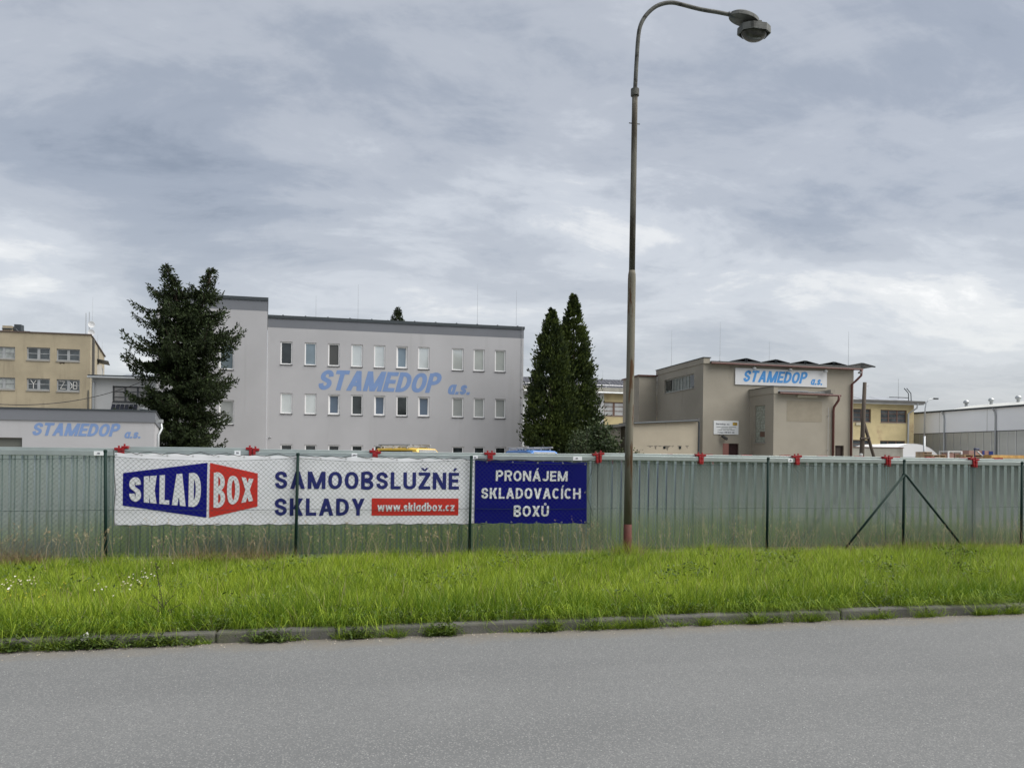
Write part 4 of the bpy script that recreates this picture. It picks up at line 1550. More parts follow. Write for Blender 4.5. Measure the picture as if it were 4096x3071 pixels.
# low annex wall left of the brown building
ax = thing('annex_shed', 'low pale rendered shed with water stains left of the brown building', 'shed', (19, 44, 0))
TA = 43.6
pa = Plane((0, TA), (1, 0), (0, -1))
aL, aM, aR = pa.px(2424, 1750)[0], pa.px(2530, 1750)[0], pa.px(2790, 1750)[0]
zL, zM, zR = pa.px(2424, 1706)[1], pa.px(2533, 1692)[1], pa.px(2790, 1681)[1]
mb = MB()
mb.prism([(aM, 0), (aR, 0), (aR, zR), (aM, zM)], 0, -2.2, lambda a, b, h: pa.P(a, b, h))
mb.build('wall', M_brown_light, ax)
mb = MB()
mb.prism([(aL, 0), (aM - 0.3, 0), (aM - 0.3, zM - 0.15), (aL, zL - 0.1)], -1.2, -2.2, lambda a, b, h: pa.P(a, b, h))
mb.build('rear_wall', M_brown, ax)
mb = MB()
mb.prism([(aM - 0.05, zM), (aR + 0.1, zR), (aR + 0.1, zR + 0.11), (aM - 0.05, zM + 0.07)], 0.14, -2.3, lambda a, b, h: pa.P(a, b, h))
mb.prism([(aL - 0.1, zL - 0.1), (aM - 0.06, zM - 0.15), (aM - 0.06, zM + 0.02), (aL - 0.1, zL + 0.1)], -0.9, -2.3, lambda a, b, h: pa.P(a, b, h))
mb.build('roof', M_felt, ax)
mb = MB()
mb.tube([pa.P(aM, zM - 0.02, 0.2), pa.P(aR - 0.1, zR - 0.02, 0.2), pa.P(aR + 0.02, zR - 0.15, 0.16), pa.P(aR + 0.02, 0, 0.1)], 0.045, 6)
mb.build('downpipe', M_coping, ax)
stainm = mat('soot_stain', (0.20, 0.18, 0.145), 1.0, 0, .3, 5)
for i, (xx, w2, hd) in enumerate(((2600, .22, .10), (2622, .12, .22), (2640, .20, .06), (2668, .26, .30), (2690, .10, .08), (2718, .16, .26), (2748, .13, .14))):
    mb = MB()
    c = pa.px(xx, 1783)
    mb.prism([(c[0] - w2, c[1] + .02), (c[0] + w2, c[1] + .025), (c[0] + w2 * .9, c[1] - .01), (c[0] + w2 * .35, c[1] - hd * .35), (c[0] + 0.05, c[1] - hd), (c[0] - 0.03, c[1] - hd * .8), (c[0] - w2 * .5, c[1] - hd * .2), (c[0] - w2 * .8, c[1] - .01)], 0.002, 0.004, lambda a, b, h: pa.P(a, b, h))
    mb.build('drip_stain', stainm, ax)
for xx in (2657, 2720):
    mb = MB()
    c = pa.px(xx, 1790)
    pa.box(mb, c[0] - .07, c[0] + .07, c[1] - .07, c[1] + .07, 0.002, 0.02)
    mb.build('vent_hole', G_dark, ax)

# ------------------------------------------------------------------ yellow building, right
TY = 75.0
py_ = Plane((0, TY), (1, 0), (0, -1))
yb = thing('yellow_building', 'yellow rendered two-storey building with dark brown windows right of the brown building', 'building', (57, TY + 5, 0))
k = 2.779
yl, yr = py_.px(3370, 1700)[0], py_.px(3655, 1700)[0]
yz = py_.px(3550, 1450 + 452 / k)[1]
yw = [py_.rect(3300 + x0 / k, 1450 + y0 / k, 3300 + x1 / k, 1450 + y1 / k) for (x0, y0, x1, y1) in
      ((220, 512, 512, 658), (618, 526, 910, 668), (218, 858, 505, 1010), (612, 868, 895, 1010))]
mb = MB()
py_.wall(mb, yl, yr, 0, yz, yw, 0.25)
mb.add([py_.P(yr, 0), py_.P(yr, 0, -9), py_.P(yr, yz, -9), py_.P(yr, yz)], [(0, 1, 2, 3)])
mb.build('wall', M_yellow, yb)
for r in yw:
    window(yb, py_, r, M_frame_brown, G_old, depth=0.2, fw=0.09, mull=((0.33, 0.13), (0.66, 0.13)), trans=((0.35, 0.05), (0.7, 0.05)), sill=M_sill_old)
mb = MB()
py_.box(mb, yl, yr + 0.9, yz + 0.0, yz + 0.28, 0.7, -9)
mb.build('roof', M_felt, yb)
mb = MB()
py_.box(mb, yl, yr + 0.8, yz - 0.12, yz - 0.003, 0.6, 0.0)
mb.build('soffit', M_offwhite, yb)
mb = MB()
mb.tube([py_.P(yr - 0.1, yz, 0.72), py_.P(yr - 0.15, yz - 0.5, 0.65), py_.P(yr - 0.8, yz - 1.1, 0.12), py_.P(yr - 0.8, 0, 0.12)], 0.09, 6)
mb.build('downpipe', M_zinc, yb)
for i in range(3):
    mb = MB()
    a_ = yl + 2.6 + i * 2.2
    mb.hexa([py_.P(a_, yz + .35, -0.3), py_.P(a_ + 2.1, yz + .35, -0.3), py_.P(a_ + 2.1, yz + .8, -2), py_.P(a_, yz + .8, -2),
             py_.P(a_, yz + .4, -0.3), py_.P(a_ + 2.1, yz + .4, -0.3), py_.P(a_ + 2.1, yz + .85, -2), py_.P(a_, yz + .85, -2)])
    mb.build('solar_panel', M_alu, yb)
mb = MB()
for i in range(2):
    a_ = py_.px(3612 + i * 10, 1600)[0]
    mb.tube([py_.P(a_ + .9, yz + .3, -.2), py_.P(a_ + .85, yz + 1.2, -.2), py_.P(a_ + .3, yz + 1.75, -.2)], 0.05, 5)
mb.tube([py_.P(yr - 3, yz + .7, -.2), py_.P(yr - .6, yz + .7, -.2)], 0.05, 5)
mb.build('roof_ladder', M_coping, yb)
rod(yb, (py_.px(3618, 1600)[0], TY + 1, yz + .28), 2.6, 0.03)
mb = MB()
c = py_.px(3300 + 370 / k, 1450 + 682 / k)
py_.box(mb, c[0] - .35, c[0] + .35, c[1] - .12, c[1] + .12, 0, .15)
mb.build('wall_lamp', MATS['lamp_cream'], yb)
mb = MB()
py_.box(mb, yw[3][1] - .5, yw[3][1] + 0.1, 1.0, 2.2, 0.02, 0.5)
mb.build('air_conditioner', MATS['unit_white'], yb)

# pale yard wall in front of it
pwl = Plane((0, 66.0), (1, 0), (0, -1))
r = pwl.rect(3380, 1790, 3612, 1850)
mb = MB()
pwl.box(mb, r[0], r[1], 0, r[3], 0, -0.3)
yard_wall = mb.build('yard_wall', M_concrete)
tag(yard_wall, 'low pale concrete yard wall in front of the yellow building', 'wall')
mb = MB()
pwl.box(mb, r[0] - .02, r[1] + .05, r[3], r[3] + .07, 0.06, -0.36)
mb.build('wall_cap', M_frame_brown, yard_wall)

# ------------------------------------------------------------------ white hall, far right (long wall running away from the viewer)
hall = thing('warehouse_hall', 'large white metal-clad warehouse with grey lower cladding at the right edge', 'building', (72, 72, 0))
XH = 64.0
ph = Plane((XH, 0), (0, 1), (-1, 0))                 # a = y
hy0, hy1 = 50.0, 86.0
M_hallw = mat('hall_white_cladding', (0.85, 0.865, 0.88), 0.6, 0, 0.03, 0.3)
M_hallg = mat('hall_grey_cladding', (0.44, 0.45, 0.43), 0.4, 0.35, 0.10, 0.25, stretch=(1, 0.35, 1.6))
mb = MB()
ph.box(mb, hy0, hy1, 1.05, 4.70, -0.2, 0)
mb.box(XH + 0.2, XH + 14, hy1, hy1 - 0.2, 0, 7.0)
gcl = mb.build('lower_cladding', M_hallg, hall)
mb = MB()
ph.box(mb, hy0, hy1, 0, 1.05, -0.2, 0.05)
mb.build('plinth', M_offwhite, hall)
mb = MB()
ph.box(mb, hy0, hy1, 4.70, 7.02, -0.2, 0.02)
wcl = mb.build('upper_cladding', M_hallw, hall)
mb = MB()
ph.box(mb, hy0, hy1, 4.67, 4.74, 0.02, 0.05)
ph.box(mb, hy0, hy1, 1.02, 1.10, 0.05, 0.09)
mb.build('trim', M_coping, hall)
strip = None
for i in range(36):
    y_ = hy0 + 0.5 + i * 1.0
    if strip is None:
        s = MB(local=True)
        s.box(-0.03, 0, -0.035, 0.035, 1.1, 4.67)
        strip = s.build('joint_strip', M_alu, gcl)
        o = strip
    else:
        o = strip.copy()
        COL.objects.link(o)
        o.parent = gcl
    o.location = (XH - 72 - 0.005, y_ - 72, 0)
for y_ in (67.0, 73.5, 60.3, 80.0, 54):
    mb = MB()
    ph.box(mb, y_ - 0.02, y_ + 0.02, 4.75, 7.0, 0.02, 0.035)
    mb.build('panel_joint', M_hallg, wcl)
mb = MB()
ph.box(mb, hy0, hy1, 7.02, 7.20, -0.6, 0.25)
mb.build('eaves', M_coping, hall)
for x_ in (3780, 3985):
    a_ = at_x(x_, 1700, XH).y
    mb = MB()
    mb.tube([ph.P(a_ + .2, 7.05, 0.3), ph.P(a_ + .05, 6.6, 0.12), ph.P(a_, 6.2, 0.10), ph.P(a_, 0.2, 0.10)], 0.085, 6)
    mb.build('downpipe', M_zinc, hall)
mb = MB()
aR0 = at_x(3785, 1650, XH).y
prof = [(0.6, 7.20), (1.6, 7.48), (3.0, 7.74), (5.5, 8.02), (8.5, 8.15), (12, 8.1)]
for i in range(len(prof) - 1):
    (p0, z0), (p1, z1) = prof[i], prof[i + 1]
    mb.add([(XH + p0, hy0, z0), (XH + p0, aR0 + i * 0.05, z0), (XH + p1, aR0 + i * 0.05, z1), (XH + p1, hy0, z1)], [(0, 1, 2, 3)])
M_barrel = mat('barrel_roof_sheet', (0.50, 0.505, 0.48), 0.6, 0, 0.08, 0.6, stretch=(0.2, 1.2, 1))
roof_h = mb.build('roof', M_barrel, hall, smooth=True)
mb = MB()
mb.add([(XH + p, aR0 + .2, z) for p, z in prof] + [(XH + 12, aR0 + .2, 7.0), (XH + 0.6, aR0 + .2, 7.0)], [tuple(range(8))])
mb.build('gable_end', M_hallw, roof_h)
for x_ in (3865, 3965, 4073):
    p = at_x(x_, 1616, XH + 3.2)
    mb = MB()
    mb.lathe([(0.16, -0.4), (0.16, 0.06), (0.27, 0.10), (0.31, 0.25), (0.22, 0.42), (0.02, 0.46)], (XH + 3.2, p.y, 7.98), 12)
    mb.build('roof_ventilator', M_zinc, hall, smooth=True)

# ------------------------------------------------------------------ white storage tent, far lamp, timber pole
tent = thing('storage_tent', 'white arched storage tent in front of the grey hall cladding', 'tent', (56.5, 68, 0))
mb = MB()
ptn = at_y(3655, 1800, 68)
tz = at_y(3690, 1774, 68).z
trad = at_y(3776, 1822, 68).x - ptn.x
arc = [(ptn.x + trad * math.cos(a), tz * math.sin(a) ** 0.8) for a in [math.pi * i / 24 for i in range(25)]]
for i in range(24):
    mb.add([(arc[i][0], 68, arc[i][1]), (arc[i + 1][0], 68, arc[i + 1][1]), (arc[i + 1][0], 76, arc[i + 1][1]), (arc[i][0], 76, arc[i][1])], [(0, 1, 2, 3)])
M_tent = mat('tent_fabric', (0.74, 0.75, 0.76), 0.6)
mb.build('cover', M_tent, tent, smooth=True)
mb = MB()
mb.add([(x, 68.02, z) for x, z in arc], [tuple(range(25))])
mb.build('end_wall', M_tent, tent)
mb = MB()
mb.box(ptn.x - 1.6, ptn.x + 0.9, 67.9, 67.98, 0, 2.05)
mb.build('door_panel', mat('tent_door', (0.52, 0.55, 0.58), 0.6), tent)

fl = thing('street_lamp', 'tall thin grey yard lamp with curved arm in front of the white hall', 'street lamp', (at_y(3697, 1800, 64).x, 64, 0))
fx = at_y(3697, 1800, 64).x
ftop = at_y(3702, 1597, 64).z
mb = MB()
mb.tube([(fx, 64, 0), (fx, 64, 4.0)], [0.11, 0.10], 8)
mb.tube([(fx, 64, 4.0), (fx + .05, 64, ftop - 0.9), (fx + .15, 64, ftop - 0.35), (fx + .45, 64, ftop), (fx + 1.1, 64, ftop + .1)], [0.075, 0.055, 0.05, 0.045, 0.04], 8)
mb.build('pole', M_zinc, fl, smooth=True)
mb = MB()
mb.box(fx + 1.0, fx + 1.45, 63.9, 64.1, ftop + .02, ftop + .16)
mb.build('lamp_head', M_coping, fl)

wp = thing('timber_pole', 'dark wooden utility pole with slanting brace before the yellow building', 'utility pole', (at_y(3450, 1820, 58).x, 58, 0))
tb, tt, tbr = at_y(3447, 1822, 58), at_y(3459, 1529, 58), at_y(3494, 1822, 58)
tbr0 = at_y(3457, 1694, 58)
mb = MB()
mb.tube([(tb.x - 0.02, 58, 0), tb, tt], [0.2, 0.2, 0.15], 10)
mb.build('pole', M_wood, wp, smooth=True)
mb = MB()
mb.tube([tbr0, tbr, tbr + (tbr - tbr0) * 0.68], 0.13, 8)
mb.build('brace', M_wood, wp, smooth=True)
mb = MB()
c0, c1 = at_y(3441, 1754, 57.8), at_y(3479, 1752, 57.8)
mb.tube([c0, c1], 0.10, 6)
mb.build('crosspiece', M_wood, wp)
mb = MB()
c = at_y(3444, 1819, 57.75)
mb.lathe([(0.0, -.14), (0.13, -.1), (0.15, 0), (0.13, .1), (0, .14)], c, 10)
mb.build('plate', M_offwhite, wp)
mb = MB()
mb.tube([tt + Vector((0, 0, -.25)), tt + Vector((.35, 0, -.15)), tt + Vector((.3, 0, -.45)), tt + Vector((.1, 0, -.6))], 0.015, 4)
mb.build('wire_end', M_alu, wp)

# ------------------------------------------------------------------ yard goods at far right
def pallet_stack(px0, px1, ytop, T, n, label):
    a, b = at_y(px0, 1815, T).x, at_y(px1, 1815, T).x
    top = at_y((px0 + px1) / 2, ytop, T).z
    o = thing('pallet_stack', label, 'pallets', ((a + b) / 2, T + .5, 0))
    hh = top / n
    for i in range(n):
        z = i * hh
        p = MB()
        for j in range(3):
            p.box(a + (b - a) * j * .46, a + (b - a) * (j * .46 + .08), T, T + 1, z, z + hh * .55)
        p.box(a, b, T, T + 1, z + hh * .58, z + hh * .92)
        p.build('pallet', M_palletwood, o)
    return o


pallet_stack(3694, 3728, 1806, 60, 14, 'tall stack of wooden pallets beside the white tent')
pallet_stack(3732, 3785, 1818, 57, 12, 'low brown pallets right of the tall pallet stack')
pallet_stack(3858, 3932, 1817, 56, 12, 'dark row of pallets below the pink brick packs')
M_brick = mat('pink_brick_pack', (0.36, 0.22, 0.185), 0.8, 0, 0.12, 4)
M_wrapblue = mat('blue_wrap', (0.03, 0.05, 0.22), 0.5)


def brick_pack(px0, px1, ytop, T, label, wraps):
    a, b = at_y(px0, 1810, T).x, at_y(px1, 1810, T).x
    top = at_y((px0 + px1) / 2, ytop, T).z
    o = thing('brick_pack', label, 'bricks', ((a + b) / 2, T + .5, 0))
    n = max(2, int((b - a) / .5))
    for j in range(n):
        for q in range(4):
            p = MB()
            p.box(a + (b - a) * j / n + .01, a + (b - a) * (j + 1) / n - .01, T, T + 1, top * q / 4 + .01, top * (q + 1) / 4 - .008)
            p.build('brick_block', M_brick, o)
    for (w0, w1, z0_, z1_) in wraps:
        p = MB()
        p.box(a + (b - a) * w0, a + (b - a) * w1, T - .02, T - .01, top * z0_, top * z1_)
        p.build('printed_wrap', M_wrapblue, o)
    return o


brick_pack(3876, 3925, 1801, 60, 'pink wrapped brick pack behind the blue conveyor', [])
brick_pack(3926, 3954, 1802, 60.4, 'pink brick pack with round blue mark', [(0.1, 0.42, 0.80, 1.0)])
brick_pack(3955, 3972, 1803, 60.8, 'pink brick pack next to dark blue printed wrap', [(0.0, 0.98, 0.78, 0.99)])
rk = thing('goods_rack', 'white-framed open rack holding pink goods left of the brick packs', 'rack', (at_y(3822, 1815, 58).x, 58, 0))
a, b, top = at_y(3793, 1815, 58).x, at_y(3850, 1815, 58).x, at_y(3822, 1807, 58).z
mb = MB()
for x_ in (a, b - .12):
    for y_ in (58, 59):
        mb.box(x_, x_ + .12, y_, y_ + .1, 0, top)
mb.box(a, b, 58, 59.1, top, top + .08)
mb.build('frame', M_frame, rk)
mb = MB()
mb.box(a + .2, (a + b) / 2 - .05, 58.1, 59, 0.1, top - .1)
mb.box((a + b) / 2 + .05, b - .2, 58.1, 59, 0.1, top - .1)
mb.build('goods', M_brick, rk)
cv = thing('conveyor', 'small blue drum conveyor on slanted legs standing before the hall', 'conveyor', (at_y(3905, 1815, 55).x, 55, 0))
c0, c1 = at_y(3897, 1795, 55), at_y(3915, 1797, 55)
M_cv = mat('dark_blue_machine', (0.025, 0.035, 0.085), 0.5)
mb = MB()
mb.tube([c0, c1], [0.09, 0.10], 10)
mb.build('drum', M_cv, cv, smooth=True)
mb = MB()
e0 = at_y(3928, 1822, 55)
mb.tube([at_y(3900, 1797, 55), e0, e0 + (e0 - at_y(3900, 1797, 55)) * 1.6], 0.06, 6)
mb.build('boom', M_zinc, cv)
mb = MB()
e1 = at_y(3899, 1822, 55)
mb.tube([at_y(3899, 1797, 55), (e1.x, 55, 0)], 0.05, 6)
mb.build('leg', M_cv, cv)
ts = thing('timber_stack', 'long stack of yellow timber at the far right edge', 'timber', (at_y(4020, 1818, 54).x, 54, 0))
a, b, top = at_y(3968, 1818, 54).x, at_y(4200, 1818, 54).x, at_y(4020, 1819, 54).z
for q in range(8):
    mb = MB()
    mb.box(a + .1 * (q % 3), b, 54 + .02 * q, 55, top * q / 8 + .01, top * (q + 1) / 8 - .01)
    mb.build('plank', mat('yellow_timber', (0.50, 0.30, 0.10), 0.8, 0, 0.2, 2), ts)

# ------------------------------------------------------------------ storage containers along the fence
CW, CY0 = 1.788, 11.92
CX0 = -3.184
ZT = 1.668


def make_container(name='storage_container'):
    o = thing(name, '', 'container', (0, 0, 0))
    w = CW - 0.004
    post = 0.10
    # corrugated front sheet
    pts = []
    n = 10
    pitch = (w - 2 * post) / n
    x = post
    d = 0.034
    for i in range(n):
        x0 = post + i * pitch
        for f_, y_ in ((0.0, 0.0), (0.44, 0.0), (0.63, d), (0.81, d)):
            pts.append((x0 + f_ * pitch, y_))
    pts.append((w - post, 0.0))
    mb = MB(local=True)
    for i in range(len(pts) - 1):
        (xa, ya), (xb, yb) = pts[i], pts[i + 1]
        mb.add([(xa, 0.05 + ya, 0.05), (xb, 0.05 + yb, 0.05), (xb, 0.05 + yb, ZT - 0.112), (xa, 0.05 + ya, ZT - 0.112)], [(0, 1, 2, 3)])
    mb.build('corrugated_sheet', M_galv, o)
    for x0 in (0.0, w - post):
        mb = MB(local=True)
        mb.box(x0, x0 + post, 0.035, 0.14, 0.0, ZT - 0.112)
        mb.box(x0 + 0.035, x0 + 0.065, 0.028, 0.035, 0.02, ZT - 0.12)
        mb.build('corner_post', M_galv, o)
    mb = MB(local=True)
    mb.box(0.03, w - 0.03, 0.0, 0.12, ZT - 0.112, ZT - 0.04)
    mb.build('lower_rail', M_rail, o, bevel=0.004)
    mb = MB(local=True)
    mb.box(0.0, w, 0.05, 0.14, ZT - 0.04, ZT)
    mb.build('upper_rail', M_rail, o, bevel=0.004)
    mb = MB(local=True)
    mb.box(0.02, w - 0.02, 0.0, 0.12, 0.0, 0.05)
    mb.build('sill_beam', M_rail, o)
    mb = MB(local=True)
    mb.box(0.006, w - 0.006, 0.14, 4.2, 0.02, ZT - 0.015)
    mb.build('body', M_galv, o)
    for sx in (0, 1):
        mb = MB(local=True)
        def X(v):
            return v if sx == 0 else w - v
        mb.box(X(0.0), X(0.088), -0.012, 0.10, ZT - 0.030, ZT + 0.008)
        mb.box(X(0.0), X(0.042), -0.02, 0.03, ZT - 0.135, ZT - 0.030)
        mb.box(X(0.0), X(0.034), -0.028, 0.02, ZT - 0.16, ZT - 0.10)
        b_ = mb.build('corner_bracket', M_red, o, bevel=0.005)
        mb = MB(local=True)
        mb.lathe([(0.012, 0), (0.012, 0.012), (0.016, 0.015), (0.014, 0.028), (0.0, 0.032)], (X(0.035), 0.03, ZT + 0.008), 8)
        mb.build('bracket_pin', M_red, b_)
    return o


clabels = {-3: 'galvanised storage container just outside the left edge, seen only as its corner',
           -2: 'galvanised storage container at the far left edge behind the chain-link fence',
           -1: 'galvanised storage container left of the white banner, below the low grey building',
           0: 'galvanised storage container behind the blue and red logo of the white banner',
           1: 'galvanised storage container behind the middle of the white banner, second from its left end',
           2: 'galvanised storage container behind the red web-address box of the white banner',
           3: 'galvanised storage container behind the blue banner',
           4: 'galvanised storage container directly behind the lamp post',
           5: 'galvanised storage container first to the right of the lamp post container',
           6: 'galvanised storage container below the brown building, left of the braced fence post',
           7: 'galvanised storage container behind the braced fence post at right',
           8: 'galvanised storage container at the right edge behind the last fence post',
           9: 'galvanised storage container cut off by the right edge of the picture'}
proto = make_container()
first = True
stick_k = {-1: 0.80, 0: 0.86, 1: 0.80, 3: 0.76, 5: 0.90, 2: 0.84}
for kx in range(-3, 10):
    o = proto if first else copy_tree(proto)
    first = False
    o.location = (CX0 + kx * CW + 0.006, CY0 + rng.uniform(-0.012, 0.012), 0.01 + rng.uniform(-0.016, 0.016) + (0.012 if kx in (0, 4) else 0))
    o.rotation_euler = (0, rng.uniform(-0.003, 0.003), rng.uniform(-0.004, 0.004))
    tag(o, clabels[kx], 'container', 'front row of storage containers')
    if kx in stick_k:
        mb = MB(local=True)
        w2 = 0.15 if kx in (-1, 3) else 0.085
        x0 = stick_k[kx] * CW
        mb.box(x0, x0 + w2, -0.004, -0.001, ZT - 0.106, ZT - 0.046)
        s = mb.build('label_sticker', M_sticker, o)
        mb = MB(local=True)
        mb.box(x0 + w2 * .3, x0 + w2 * .3 + 0.035, -0.006, -0.004, ZT - 0.078, ZT - 0.066)
        mb.box(x0 + w2 * .25, x0 + w2 * .25 + 0.045, -0.006, -0.004, ZT - 0.088, ZT - 0.084)
        mb.build('sticker_print', M_ink, s)

# second row further back (only its top edge shows)
first2 = None
for i in range(13):
    if first2 is None:
        o2 = thing('storage_container', '', 'container', (0, 0, 0))
        Z2 = 1.765
        mb = MB(local=True)
        mb.box(0.01, CW - 0.01, 0.05, 4.0, 0, Z2 - 0.06)
        mb.build('body', M_galv, o2)
        mb = MB(local=True)
        mb.box(0, CW, 0, 0.12, Z2 - 0.06, Z2)
        mb.build('upper_rail', M_rail, o2)
        for sx in (0, 1):
            mb = MB(local=True)
            x0 = 0 if sx == 0 else CW - 0.22
            mb.box(x0, x0 + 0.22, -0.03, 0.1, Z2 - 0.03, Z2 + 0.035)
            mb.build('corner_bracket', M_red, o2)
        first2 = o2
        o = o2
    else:
        o = copy_tree(first2)
    o.location = (11.2 + i * (CW + 0.02), 30.0, 0.004 * ((i * 5) % 3))
    tag(o, 'container of the rear row, only its rail showing above the front row', 'container', 'rear row of storage containers')

# ------------------------------------------------------------------ chain-link fence
FY = 11.40
fence = thing('chain_link_fence', 'dark green chain-link fence with posts and slanting braces along the verge', 'fence', (4.2, FY, 0))
POST_X = [-8.22, -5.72, -3.224, -0.721, 1.789, 4.25, 6.689, 9.234, 11.62, 14.1]
tops = {2: 977, 3: 978, 4: 984, 6: 990, 7: 992, 8: 995}
FT = 1.56
lean = [0, 0, -0.016, 0.014, 0.014, 0.0, 0.006, 0.006, 0.004, 0]
for i, x in enumerate(POST_X):
    zt = 1.60 + 0.012 * ((i * 3) % 4)
    mb = MB()
    mb.tube([(x - lean[i] * 0.5, FY, -0.1), (x + lean[i], FY, zt)], 0.0215, 12)
    p = mb.build('post', M_green, fence, smooth=True)
    mb = MB()
    mb.lathe([(0.025, 0), (0.025, 0.025), (0.018, 0.036), (0.0, 0.038)], (x + lean[i], FY, zt - 0.01), 12)
    mb.build('post_cap', M_green, p, smooth=True)
mb = MB()
xb = POST_X[7]
for s_ in (-1, 1):
    mb = MB()
    mb.tube([(xb + s_ * 0.02, FY - 0.03, 1.375), (xb + s_ * 1.30, FY - 0.05, -0.02)], 0.019, 10)
    mb.build('brace', M_green, fence, smooth=True)
mb = MB()
mb.lathe([(0.03, 0), (0.034, 0.02), (0.03, 0.05)], (xb, FY, 1.35), 12)
mb.build('brace_clamp', M_green, fence)
# woven wire: zig-zag strands side by side, hooked into each other
PIT = 0.0685
x0f, x1f = -8.2, 14.1
ncol = int((x1f - x0f) / PIT)
nrow = 44
zz0 = 0.0


def sag(x):
    """top edge droops a little between posts"""
    for a, b in zip(POST_X[:-1], POST_X[1:]):
        if a <= x <= b:
            t = (x - a) / (b - a)
            return 0.05 * 4 * t * (1 - t)
    return 0


wv, wf = [], []
r_w = 0.0019
ncol = int((x1f - x0f) / (PIT / 2))
for c in range(ncol):
    xc = x0f + (c + 0.5) * PIT / 2
    base = len(wv)
    zt_ = FT - sag(xc)
    hh = PIT / 2
    nr = int((zt_ - zz0) / hh)
    for r in range(nr + 1):
        z = FT - sag(xc) * (1 - r / (nr + 1)) - r * hh
        x = xc + (PIT / 4 if (r + c) % 2 else -PIT / 4) * 1.06
        y = FY + 0.024 + 0.006 * math.sin(x * 1.3) + (0.0022 if (r + c) % 2 else -0.0022)
        qx = 0.0012 * math.sin(x * 37 + z * 11)
        for (dx, dy) in ((-r_w, 0), (0, -r_w), (r_w, 0), (0, r_w)):
            wv.append((x + dx * 1.15 + qx, y + dy, z))
    for r in range(nr):
        for k_ in range(4):
            wf.append((base + r * 4 + k_, base + r * 4 + (k_ + 1) % 4, base + (r + 1) * 4 + (k_ + 1) % 4, base + (r + 1) * 4 + k_))
mb = MB()
mb.v, mb.f, mb.m = wv, wf, [0] * len(wf)
tag(mb.build('wire_mesh', M_wire, fence), kind='stuff')
for zz, droop in ((FT + 0.002, 0.05), (0.83, 0.012), (0.20, 0.0)):
    mb = MB()
    pts = []
    for a, b in zip(POST_X[:-1], POST_X[1:]):
        for q in range(8):
            t = q / 8
            pts.append((a + (b - a) * t, FY + 0.022, zz - droop * 4 * t * (1 - t)))
    pts.append((POST_X[-1], FY + 0.022, zz))
    mb.tube(pts, 0.003, 5)
    mb.build('tension_wire', M_wire, fence)

# ------------------------------------------------------------------ banners behind the mesh
BY = FY + 0.055
pB_ = Plane((0, BY), (1, 0), (0, -1))


def wave(a, z):
    return a, z, 0.007 * math.sin(a * 2.1 + z * 1.1) + 0.005 * math.sin(a * 6.3 - z * 4.7 + 1.0) + 0.004 * math.sin(z * 7 + a * 0.7) + 0.0012 * math.sin(a * 11 + z * 9)


def cloth(name, c, parent, m, nxs=90, nzs=22, wav=wave, h=0.0, thick=0.0):
    """bilinear sheet through four (a,z) corners BL, BR, TR, TL"""
    mb = MB()
    for j in range(nzs + 1):
        for i in range(nxs + 1):
            s, t = i / nxs, j / nzs
            a = (c[0][0] * (1 - s) + c[1][0] * s) * (1 - t) + (c[3][0] * (1 - s) + c[2][0] * s) * t
            z = (c[0][1] * (1 - s) + c[1][1] * s) * (1 - t) + (c[3][1] * (1 - s) + c[2][1] * s) * t
            if m is M_white_vinyl or m is M_blue_vinyl:
                z += (0.014 * abs(math.cos(s * nxs / 6.43 * math.pi / 2)) - 0.009) * (1 if t > .97 else (-1 if t < .03 else 0))
            a, z, dh = wav(a, z)
            mb.v.append(pB_.P(a, z, h + dh))
    mb.f = [(j * (nxs + 1) + i, j * (nxs + 1) + i + 1, (j + 1) * (nxs + 1) + i + 1, (j + 1) * (nxs + 1) + i) for j in range(nzs) for i in range(nxs)]
    mb.m = [0] * len(mb.f)
    return mb.build(name, m, parent, smooth=True)


ban = thing('advertising_banner', 'long white banner with blue and red box logo and navy capital lettering', 'banner', (-0.7, BY, 0.62))
Q = lambda x, y: pB_.px(x, y)
cloth('fabric', [Q(458, 2100), Q(1899, 2094), Q(1900, 1838), Q(460, 1811)], ban, M_white_vinyl, 240, 30)
cloth('logo_panel', [Q(491.4, 2021), Q(825.8, 2069.5), Q(830.7, 1849.8), Q(493.6, 1891)], ban, M_navy if False else mat('logo_blue', (0.005, 0.005, 0.20), 0.5, spec=0.12), 60, 22, h=0.005)
cloth('logo_panel', [Q(835.9, 2069.5), Q(1030, 2025), Q(1031, 1893), Q(840.7, 1850.4)], ban, M_redprint, 40, 22, h=0.005)


def quad_warp(c):
    """unit square -> (a,z) quad BL BR TR TL, then the cloth wave"""
    def w(s, t):
        a = (c[0][0] * (1 - s) + c[1][0] * s) * (1 - t) + (c[3][0] * (1 - s) + c[2][0] * s) * t
        z = (c[0][1] * (1 - s) + c[1][1] * s) * (1 - t) + (c[3][1] * (1 - s) + c[2][1] * s) * t
        return wave(a, z)
    return w


def line(body, nm, parent, m, c, h, t, gap):
    wv_ = quad_warp(c)
    cap = ((c[3][1] - c[0][1]) + (c[2][1] - c[1][1])) / 2
    lettering(body, nm, parent, m, pB_, 0, 1, 0, 1, h, t, 0.0, gap, wv_, (c[1][0] - c[0][0]) / cap)


